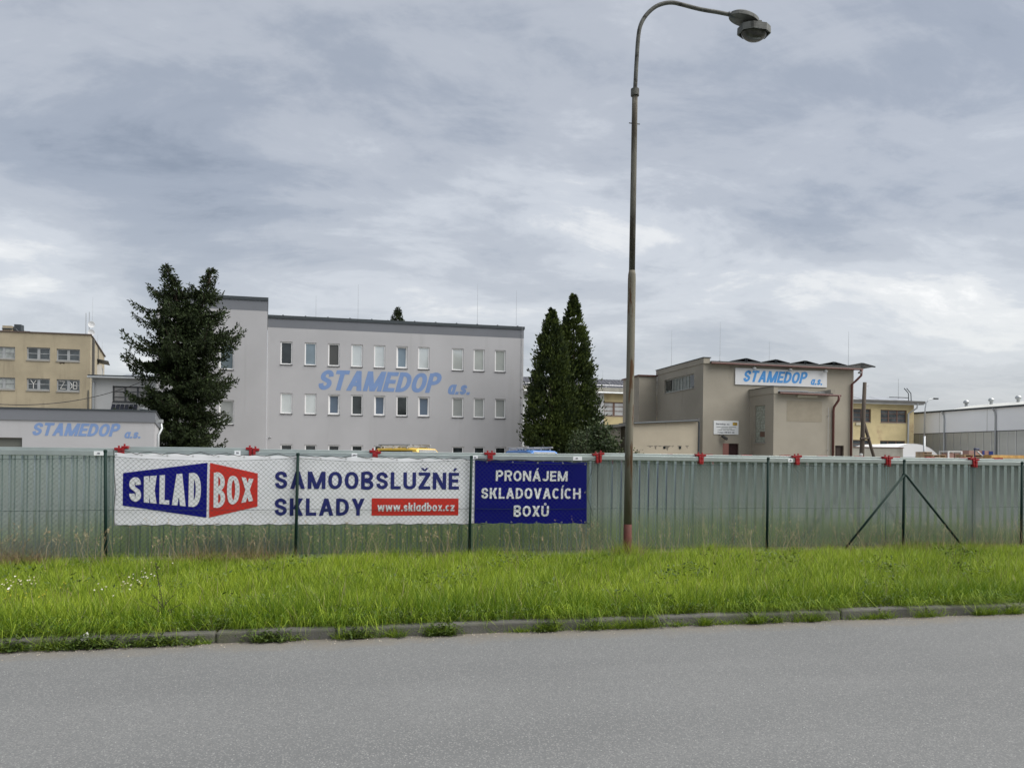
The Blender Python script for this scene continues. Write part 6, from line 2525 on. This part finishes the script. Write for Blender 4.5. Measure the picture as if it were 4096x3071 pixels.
# matted brown dead growth at the left end of the fence
nm = 5200
mx = np.concatenate([rs.uniform(-6.0, -3.9, nm // 2), rs.uniform(-2.2, -1.0, nm // 4), rs.uniform(6.8, 12.5, nm - nm // 2 - nm // 4)])
my = rs.uniform(10.85, 11.5, nm)
mh = rs.uniform(.15, .42, nm)
mt = np.stack([rs.normal(0, .7, nm) * mh, rs.normal(0, .5, nm) * mh, mh * rs.uniform(.4, 1, nm)], 1)
mb_ = np.stack([rs.normal(0, .2, nm), rs.normal(0, .1, nm), np.zeros(nm)], 1) * mh[:, None]
BROWNDRY = leaf_mat('dead_growth', (0.085, 0.055, 0.03), (0.24, 0.17, 0.085), 0.1, 0.8)
strips('dead_growth', np.stack([mx, my, verge_z(mx, my)], 1), mt, mb_, rs.uniform(.002, .004, nm), BROWNDRY, rs.rand(nm))

# blades creeping over the kerb and low growth in the gutter
nf = 20000
fx_ = rs.uniform(-4.5, 10.5, nf)
fm = nz(fx_, fx_ * 0, 1.7, 3.3) + 0.5 * nz(fx_, fx_ * 0, 5.1, 1.1)
keep = rs.rand(nf) < np.clip(.40 + .75 * fm, 0.05, 1)
fx_, fm = fx_[keep], fm[keep]
nf = len(fx_)
fh = rs.uniform(.07, .24, nf)
fy_ = KERB_Y + .12 + rs.uniform(-.02, .10, nf)
ft = np.stack([rs.normal(0, .6, nf) * fh, -np.abs(rs.normal(.95, .5, nf)) * fh, fh * rs.uniform(-.25, .75, nf)], 1)
fb = np.stack([rs.normal(0, .1, nf), rs.normal(0, .1, nf), -np.abs(rs.normal(.25, .2, nf))], 1) * fh[:, None]
strips('kerb_grass', np.stack([fx_, fy_, np.full(nf, .098)], 1), ft, fb, rs.uniform(.0018, .0036, nf), GRASS, np.clip(rs.normal(.28, .28, nf), 0, 1))
ng = 13000
qx_ = rs.uniform(-4.5, 10.5, ng)
gm_ = nz(qx_, qx_ * 0, 2.2, 6.1) + .5 * nz(qx_, qx_ * 0, 6.3, 2.7)
keep = rs.rand(ng) < np.clip(.18 + .85 * gm_, 0.03, 1)
qx_ = qx_[keep]
ng = len(qx_)
gh_ = rs.uniform(.015, .085, ng)
gt_ = np.stack([rs.normal(0, 1.0, ng) * gh_, rs.normal(-.3, .6, ng) * gh_, gh_], 1)
strips('gutter_grass', np.stack([qx_, KERB_Y - np.abs(rs.normal(0, .02, ng)) - .004, np.full(ng, .001)], 1), gt_, gt_ * .12, rs.uniform(.0018, .0036, ng), GRASS, np.clip(rs.normal(.25, .3, ng), 0, 1))

# clover-like ground cover along the kerb edge
ncv = 9000
cx_ = rs.uniform(-4.5, 9.5, ncv)
cm = nz(cx_, cx_ * 0, 1.2, 9.0) + 0.25 * (cx_ < 1.5)
keep = rs.rand(ncv) < np.clip(.35 + .8 * cm, 0.05, 1)
cx_ = cx_[keep]
ncv = len(cx_)
cy_ = 7.02 + np.abs(rs.normal(0, .24, ncv))
ch = rs.uniform(0.015, .13, ncv) * np.clip(1.25 - (cy_ - 7.0), .4, 1)
Pc = np.stack([cx_, cy_, verge_z(cx_, cy_) + ch], 1)
P3, D3, W3 = [], [], []
for q in range(3):
    a = rs.rand(ncv) * 2 * np.pi + q * 2.09
    D = np.stack([np.cos(a), np.sin(a), rs.normal(.1, .35, ncv)], 1) * rs.uniform(.018, .034, (ncv, 1))
    W = unit(np.cross(D, np.array([0, 0, 1.0]) + rs.normal(0, .3, (ncv, 3)))) * rs.uniform(.007, .012, (ncv, 1))
    P3.append(Pc)
    D3.append(D)
    W3.append(W)
tag(cards('ground_cover', np.concatenate(P3), np.concatenate(D3), np.concatenate(W3), WEED, None, rs.rand(3 * ncv)), kind='stuff')


def weed_clump(px, py, half_px, label, grassy, leafy, seed):
    """a weed growing out of the gutter against the kerb face"""
    r = np.random.RandomState(seed)
    c = at_z(px, py, 0.0)
    hw = half_px / F_PX * c.length
    cy = KERB_Y - 0.035
    o = thing('weed_clump', label, 'weed', (c.x, cy, 0), 'weeds growing along the kerb')
    if leafy:
        ml = leafy
        P = np.stack([c.x + r.normal(0, .5, ml) * hw, cy - np.abs(r.normal(0, .035, ml)) + .02, np.abs(r.normal(0, .045, ml)) + .006], 1)
        P3, D3, W3 = [], [], []
        for q in range(3):
            a = r.rand(ml) * 6.28 + q * 2.09
            D = np.stack([np.cos(a), np.sin(a) - .2, r.normal(.25, .35, ml)], 1) * r.uniform(.014, .03, (ml, 1))
            W = unit(np.cross(D, np.array([0, 0, 1.0]) + r.normal(0, .4, (ml, 3)))) * r.uniform(.006, .011, (ml, 1))
            P3.append(P); D3.append(D); W3.append(W)
        cards('leaves', np.concatenate(P3), np.concatenate(D3), np.concatenate(W3), WEED, o, r.rand(3 * ml))
    if grassy:
        g = grassy
        sub = r.uniform(-.8, .8, 5)
        bx = c.x + (sub[r.randint(0, 5, g)] + r.normal(0, .16, g)) * hw
        h = r.uniform(.03, .12, g) * (1 + .7 * (r.rand(g) < .15))
        tv = np.stack([r.normal(0, .85, g) * h, -np.abs(r.normal(.2, .5, g)) * h, h], 1)
        bdn = np.stack([r.normal(0, .12, g), r.normal(0, .12, g), np.zeros(g)], 1) * h[:, None]
        strips('blades', np.stack([bx, np.full(g, cy) + r.uniform(-.02, .02, g), np.full(g, .002)], 1), tv, bdn, r.uniform(.0016, .0032, g), GRASS, np.clip(r.normal(.30, .25, g), 0, 1), None, o)
    return o


weed_clump(30, 2615, 60, 'dark weed patch in the gutter at the left edge', 60, 160, 1)
weed_clump(215, 2598, 75, 'grassy tuft in the gutter left of the crumpled tissue', 170, 60, 2)
weed_clump(360, 2590, 95, 'leafy weed spilling over the kerb beside the crumpled tissue', 40, 420, 3)
weed_clump(640, 2570, 130, 'low leafy weeds at the kerb right of the crumpled tissue', 50, 260, 4)
weed_clump(1090, 2550, 85, 'leafy weed hugging the kerb below the logo of the white banner', 30, 240, 5)
weed_clump(1420, 2535, 75, 'thin leafy weed at the kerb left of the large grassy tuft', 45, 130, 6)
weed_clump(1585, 2520, 35, 'small grassy tuft at a kerb joint', 90, 20, 7)
weed_clump(1760, 2525, 60, 'large green tuft hiding the kerb below the web-address box', 230, 300, 8)
weed_clump(2165, 2505, 42, 'dense green tuft on the kerb left of the pale stone', 190, 130, 9)
weed_clump(2350, 2500, 60, 'wispy tuft just right of the pale stone', 130, 60, 10)
weed_clump(2560, 2490, 150, 'long row of grassy tufts on the kerb below the lamp post', 420, 60, 11)
weed_clump(2780, 2485, 60, 'grassy tuft at the end of the long row', 170, 20, 12)
weed_clump(3000, 2475, 90, 'grassy weeds covering the kerb right of the lamp post', 300, 60, 13)
weed_clump(3180, 2470, 60, 'bright tuft over the kerb below the right-hand fence post', 240, 30, 14)
weed_clump(3480, 2460, 55, 'thin dry-looking tuft at the kerb under the fence brace', 120, 15, 15)
weed_clump(3650, 2450, 60, 'sparse tuft on the kerb below the braced fence post', 110, 15, 16)
weed_clump(3860, 2445, 70, 'upright tuft at the kerb near the right edge', 220, 20, 17)
weed_clump(4000, 2440, 60, 'broad tuft at the kerb at the far right', 200, 20, 18)

# yellowish tuft grown up round the foot of the lamp post
tuft_o = thing('grass_tuft', 'tall yellowish grass tuft around the foot of the lamp post', 'grass', (4.10, 10.85, 0.05))
rt = np.random.RandomState(91)
g = 620
tb2 = np.stack([4.10 + rt.normal(0, .20, g), 10.86 + rt.normal(0, .10, g), np.full(g, .06)], 1)
th_ = rt.uniform(.12, .40, g) * np.exp(-((tb2[:, 0] - 4.08) / .45) ** 2)
tv2 = np.stack([rt.normal(0, .32, g) * th_, rt.normal(-.12, .25, g) * th_, th_], 1)
strips('blades', tb2, tv2, tv2 * rt.normal(0, .1, (g, 1)), rt.uniform(.0018, .0036, g), GRASS, np.clip(rt.normal(.7, .25, g), 0, 1), None, tuft_o)
g = 160
tb2 = np.stack([4.10 + rt.normal(0, .16, g), 10.82 + rt.normal(0, .07, g), np.full(g, .06)], 1)
th_ = rt.uniform(.18, .46, g)
tv2 = np.stack([rt.normal(0, .35, g) * th_, rt.normal(-.1, .25, g) * th_, th_], 1)
strips('dry_blades', tb2, tv2, tv2 * rt.normal(0, .12, (g, 1)), rt.uniform(.0014, .0026, g), STRAW, rt.rand(g), None, tuft_o)

# tall dark weed standing in the grass
wpnt = at_z(655, 2490, 0.10)
tw = thing('tall_weed', 'tall thin dark weed stalk standing in the grass below the logo', 'weed', (wpnt.x, wpnt.y, 0.06))
wtop = at_y(628, 2245, wpnt.y)
mb = MB()
stem = [Vector((wpnt.x, wpnt.y, 0.06)).lerp(wtop, t) + Vector((0.012 * math.sin(t * 5), 0, 0)) for t in [i / 10 for i in range(11)]]
mb.tube(stem, [0.0045 - 0.0003 * i for i in range(11)], 5)
twP, twD, twW = [], [], []
r2 = np.random.RandomState(77)
for (t, dx, dz) in ((.22, .17, .10), (.24, -.19, .14), (.3, .10, .12), (.34, -.09, .13), (.18, .08, .10)):
    p0 = stem[int(t * 10)]
    p1 = p0 + Vector((dx * .5, -.02, dz * .55))
    p2 = p0 + Vector((dx, -.03, dz))
    mb.tube([p0, p1, p2], [0.0028, 0.0022, 0.0012], 4)
    for q in range(26):
        f_ = r2.rand()
        p = p0.lerp(p1, f_ * 2) if f_ < .5 else p1.lerp(p2, f_ * 2 - 1)
        twP.append(p); twD.append(r2.normal(0, .012, 3) + np.array([0, 0, .008])); twW.append(r2.normal(0, .003, 3))
for q in range(110):
    p = stem[0].lerp(stem[-1], .2 + .8 * r2.rand())
    twP.append(p); twD.append(r2.normal(0, .011, 3) + np.array([0, 0, .006])); twW.append(r2.normal(0, .0032, 3))
mb.build('stem', mat('weed_stem', (0.05, 0.045, 0.025), 0.8), tw)
cards('leaves', np.array([tuple(p) for p in twP]), twD, twW, DARKWEED, tw, r2.rand(len(twP)))


def flowers(px, py, spread_px, nfl, label, seed, col, name='daisy_clump', size=.0095):
    r = np.random.RandomState(seed)
    c = at_z(px, py, 0.27)
    o = thing(name, label, 'flowers', (c.x, c.y, 0.09))
    st_, pt_, ct_ = MB(), MB(), MB()
    for i in range(nfl):
        x = c.x + r.normal(0, .5) * spread_px / F_PX * c.length
        y = c.y + r.normal(0, .32)
        z = .22 + r.uniform(0, .09)
        st_.tube([(x + r.normal(0, .02), y, .09), (x, y, z)], .0016, 4)
        nrm = Vector((r.normal(0, .35), -.55 + r.normal(0, .3), 1)).normalized()
        ux = Vector((1, 0, 0)) - nrm * nrm.x
        ux.normalize()
        uy = nrm.cross(ux)
        cc = Vector((x, y, z))
        rad = size * r.uniform(.8, 1.25)
        for q in range(8):
            a = q * math.pi / 4
            d = ux * math.cos(a) + uy * math.sin(a)
            s = ux * -math.sin(a) + uy * math.cos(a)
            pt_.add([cc, cc + d * rad * .6 + s * rad * .3, cc + d * rad, cc + d * rad * .6 - s * rad * .3], [(0, 1, 2, 3)])
        ct_.lathe([(.0045, 0), (.003, .003), (0, .004)], cc, 6)
    st_.build('stem', MATS['weed_stem'], o)
    pt_.build('petals', col, o)
    ct_.build('flower_centre', mat('flower_yellow', (0.6, 0.42, 0.03), 0.6), o)


M_petal = mat('white_petals', (0.75, 0.73, 0.74), 0.6)
M_ypetal = mat('yellow_petals', (0.68, 0.58, 0.04), 0.6)
flowers(85, 2325, 95, 26, 'white daisies in the grass near the left edge', 31, M_petal)
flowers(500, 2325, 80, 24, 'white daisies in the grass below the left end of the white banner', 32, M_petal)
flowers(610, 2285, 60, 8, 'few white daisies beside the tall dark weed', 33, M_petal)
flowers(200, 2370, 230, 22, 'tiny yellow flowers scattered between the two daisy patches', 34, M_ypetal, 'yellow_flower_clump', .006)

nw = 26000
bx_ = rs.uniform(-5.5, 12.5, nw)
by_ = rs.uniform(7.15, 11.0, nw)
bm2 = nz(bx_, by_, 1.15, 11.0) + .35 * nz(bx_, by_, 3.3, 4.4)
keep = (bm2 > .40) & (bx_ > -2.2 - 0.62 * (by_ - 5.2)) & (bx_ < 6.0 + 1.45 * (by_ - 6.0))
bx_, by_ = bx_[keep], by_[keep]
nw = len(bx_)
Pb = np.stack([bx_, by_, verge_z(bx_, by_) + rs.uniform(.05, .17, nw)], 1)
ab = rs.rand(nw) * 6.28
Db = np.stack([np.cos(ab), np.sin(ab), rs.normal(.35, .4, nw)], 1) * rs.uniform(.025, .055, (nw, 1))
Wb = unit(np.cross(Db, np.array([0, 0, 1.0]) + rs.normal(0, .4, (nw, 3)))) * rs.uniform(.008, .015, (nw, 1))
tag(cards('broadleaf_weeds', Pb, Db, Wb, WEED, None, rs.rand(nw)), kind='stuff')
nk = 900
kx_ = rs.uniform(-5.5, 12.5, nk)
ky_ = rs.uniform(7.3, 10.9, nk)
kh = rs.uniform(.20, .42, nk)
kt = np.stack([rs.normal(0, .25, nk) * kh, rs.normal(-.05, .2, nk) * kh, kh], 1)
strips('stray_stalks', np.stack([kx_, ky_, verge_z(kx_, ky_)], 1), kt, kt * rs.normal(0, .08, (nk, 1)), rs.uniform(.0012, .0022, nk), STRAW, rs.rand(nk))

# litter and stones by the kerb
r3 = np.random.RandomState(5)


def lump(name, px, py, size, z, label, cat, m, flat=.6, group=None, jag=.25):
    c = at_z(px, py, z)
    bm = bmesh.new()
    bmesh.ops.create_icosphere(bm, subdivisions=2, radius=1.0)
    for v in bm.verts:
        v.co *= 1 + jag * (r3.rand() - .5) * 2
        v.co = Vector((v.co.x * size, v.co.y * size * .8, v.co.z * size * flat))
    me = bpy.data.meshes.new(name)
    bm.to_mesh(me)
    bm.free()
    o = link_mesh(name, me, m)
    o.location = (c.x, c.y, z + size * flat * .7)
    return tag(o, label, cat, group)


lump('stone', 2297, 2508, .020, .0, 'pale yellow stone lying against the kerb', 'stone', mat('pale_stone', (0.45, 0.38, 0.24), 0.9, 0, .2, 30), 1.6)
tissue = MB()
tc_ = Vector((at_z(345, 2560, 0.06).x, KERB_Y - 0.02, 0.075))
tn = 7
for i in range(tn):
    for j in range(tn):
        x, z = (i / (tn - 1) - .5) * .075, (j / (tn - 1) - .5) * .10
        tissue.v.append((tc_.x + x * (1 - .5 * abs(z) / .05) + r3.normal(0, .008), tc_.y + r3.normal(0, .012), tc_.z + z + r3.normal(0, .006)))
tissue.f = [(i * tn + j, (i + 1) * tn + j, (i + 1) * tn + j + 1, i * tn + j + 1) for i in range(tn - 1) for j in range(tn - 1)]
tissue.m = [0] * len(tissue.f)
to = tissue.build('crumpled_tissue', mat('tissue_paper', (0.62, 0.62, 0.60), 0.9))
tag(to, 'crumpled white tissue caught on the kerb among weeds', 'litter')
# loose grit along the gutter: uncountable
gm = MB()
for i in range(900):
    x = r3.uniform(-4, 9)
    y = KERB_Y - abs(r3.normal(0, .10)) - .01
    s = r3.uniform(.002, .007)
    gm.add([(x - s, y - s, .001), (x + s, y - s * .6, .001), (x + s * .4, y + s, .001), (x, y, s * 1.3)], [(0, 1, 3), (1, 2, 3), (2, 0, 3)])
tag(gm.build('grit', mat('grit', (0.30, 0.27, 0.22), 0.9, 0, .4, 60)), kind='stuff')
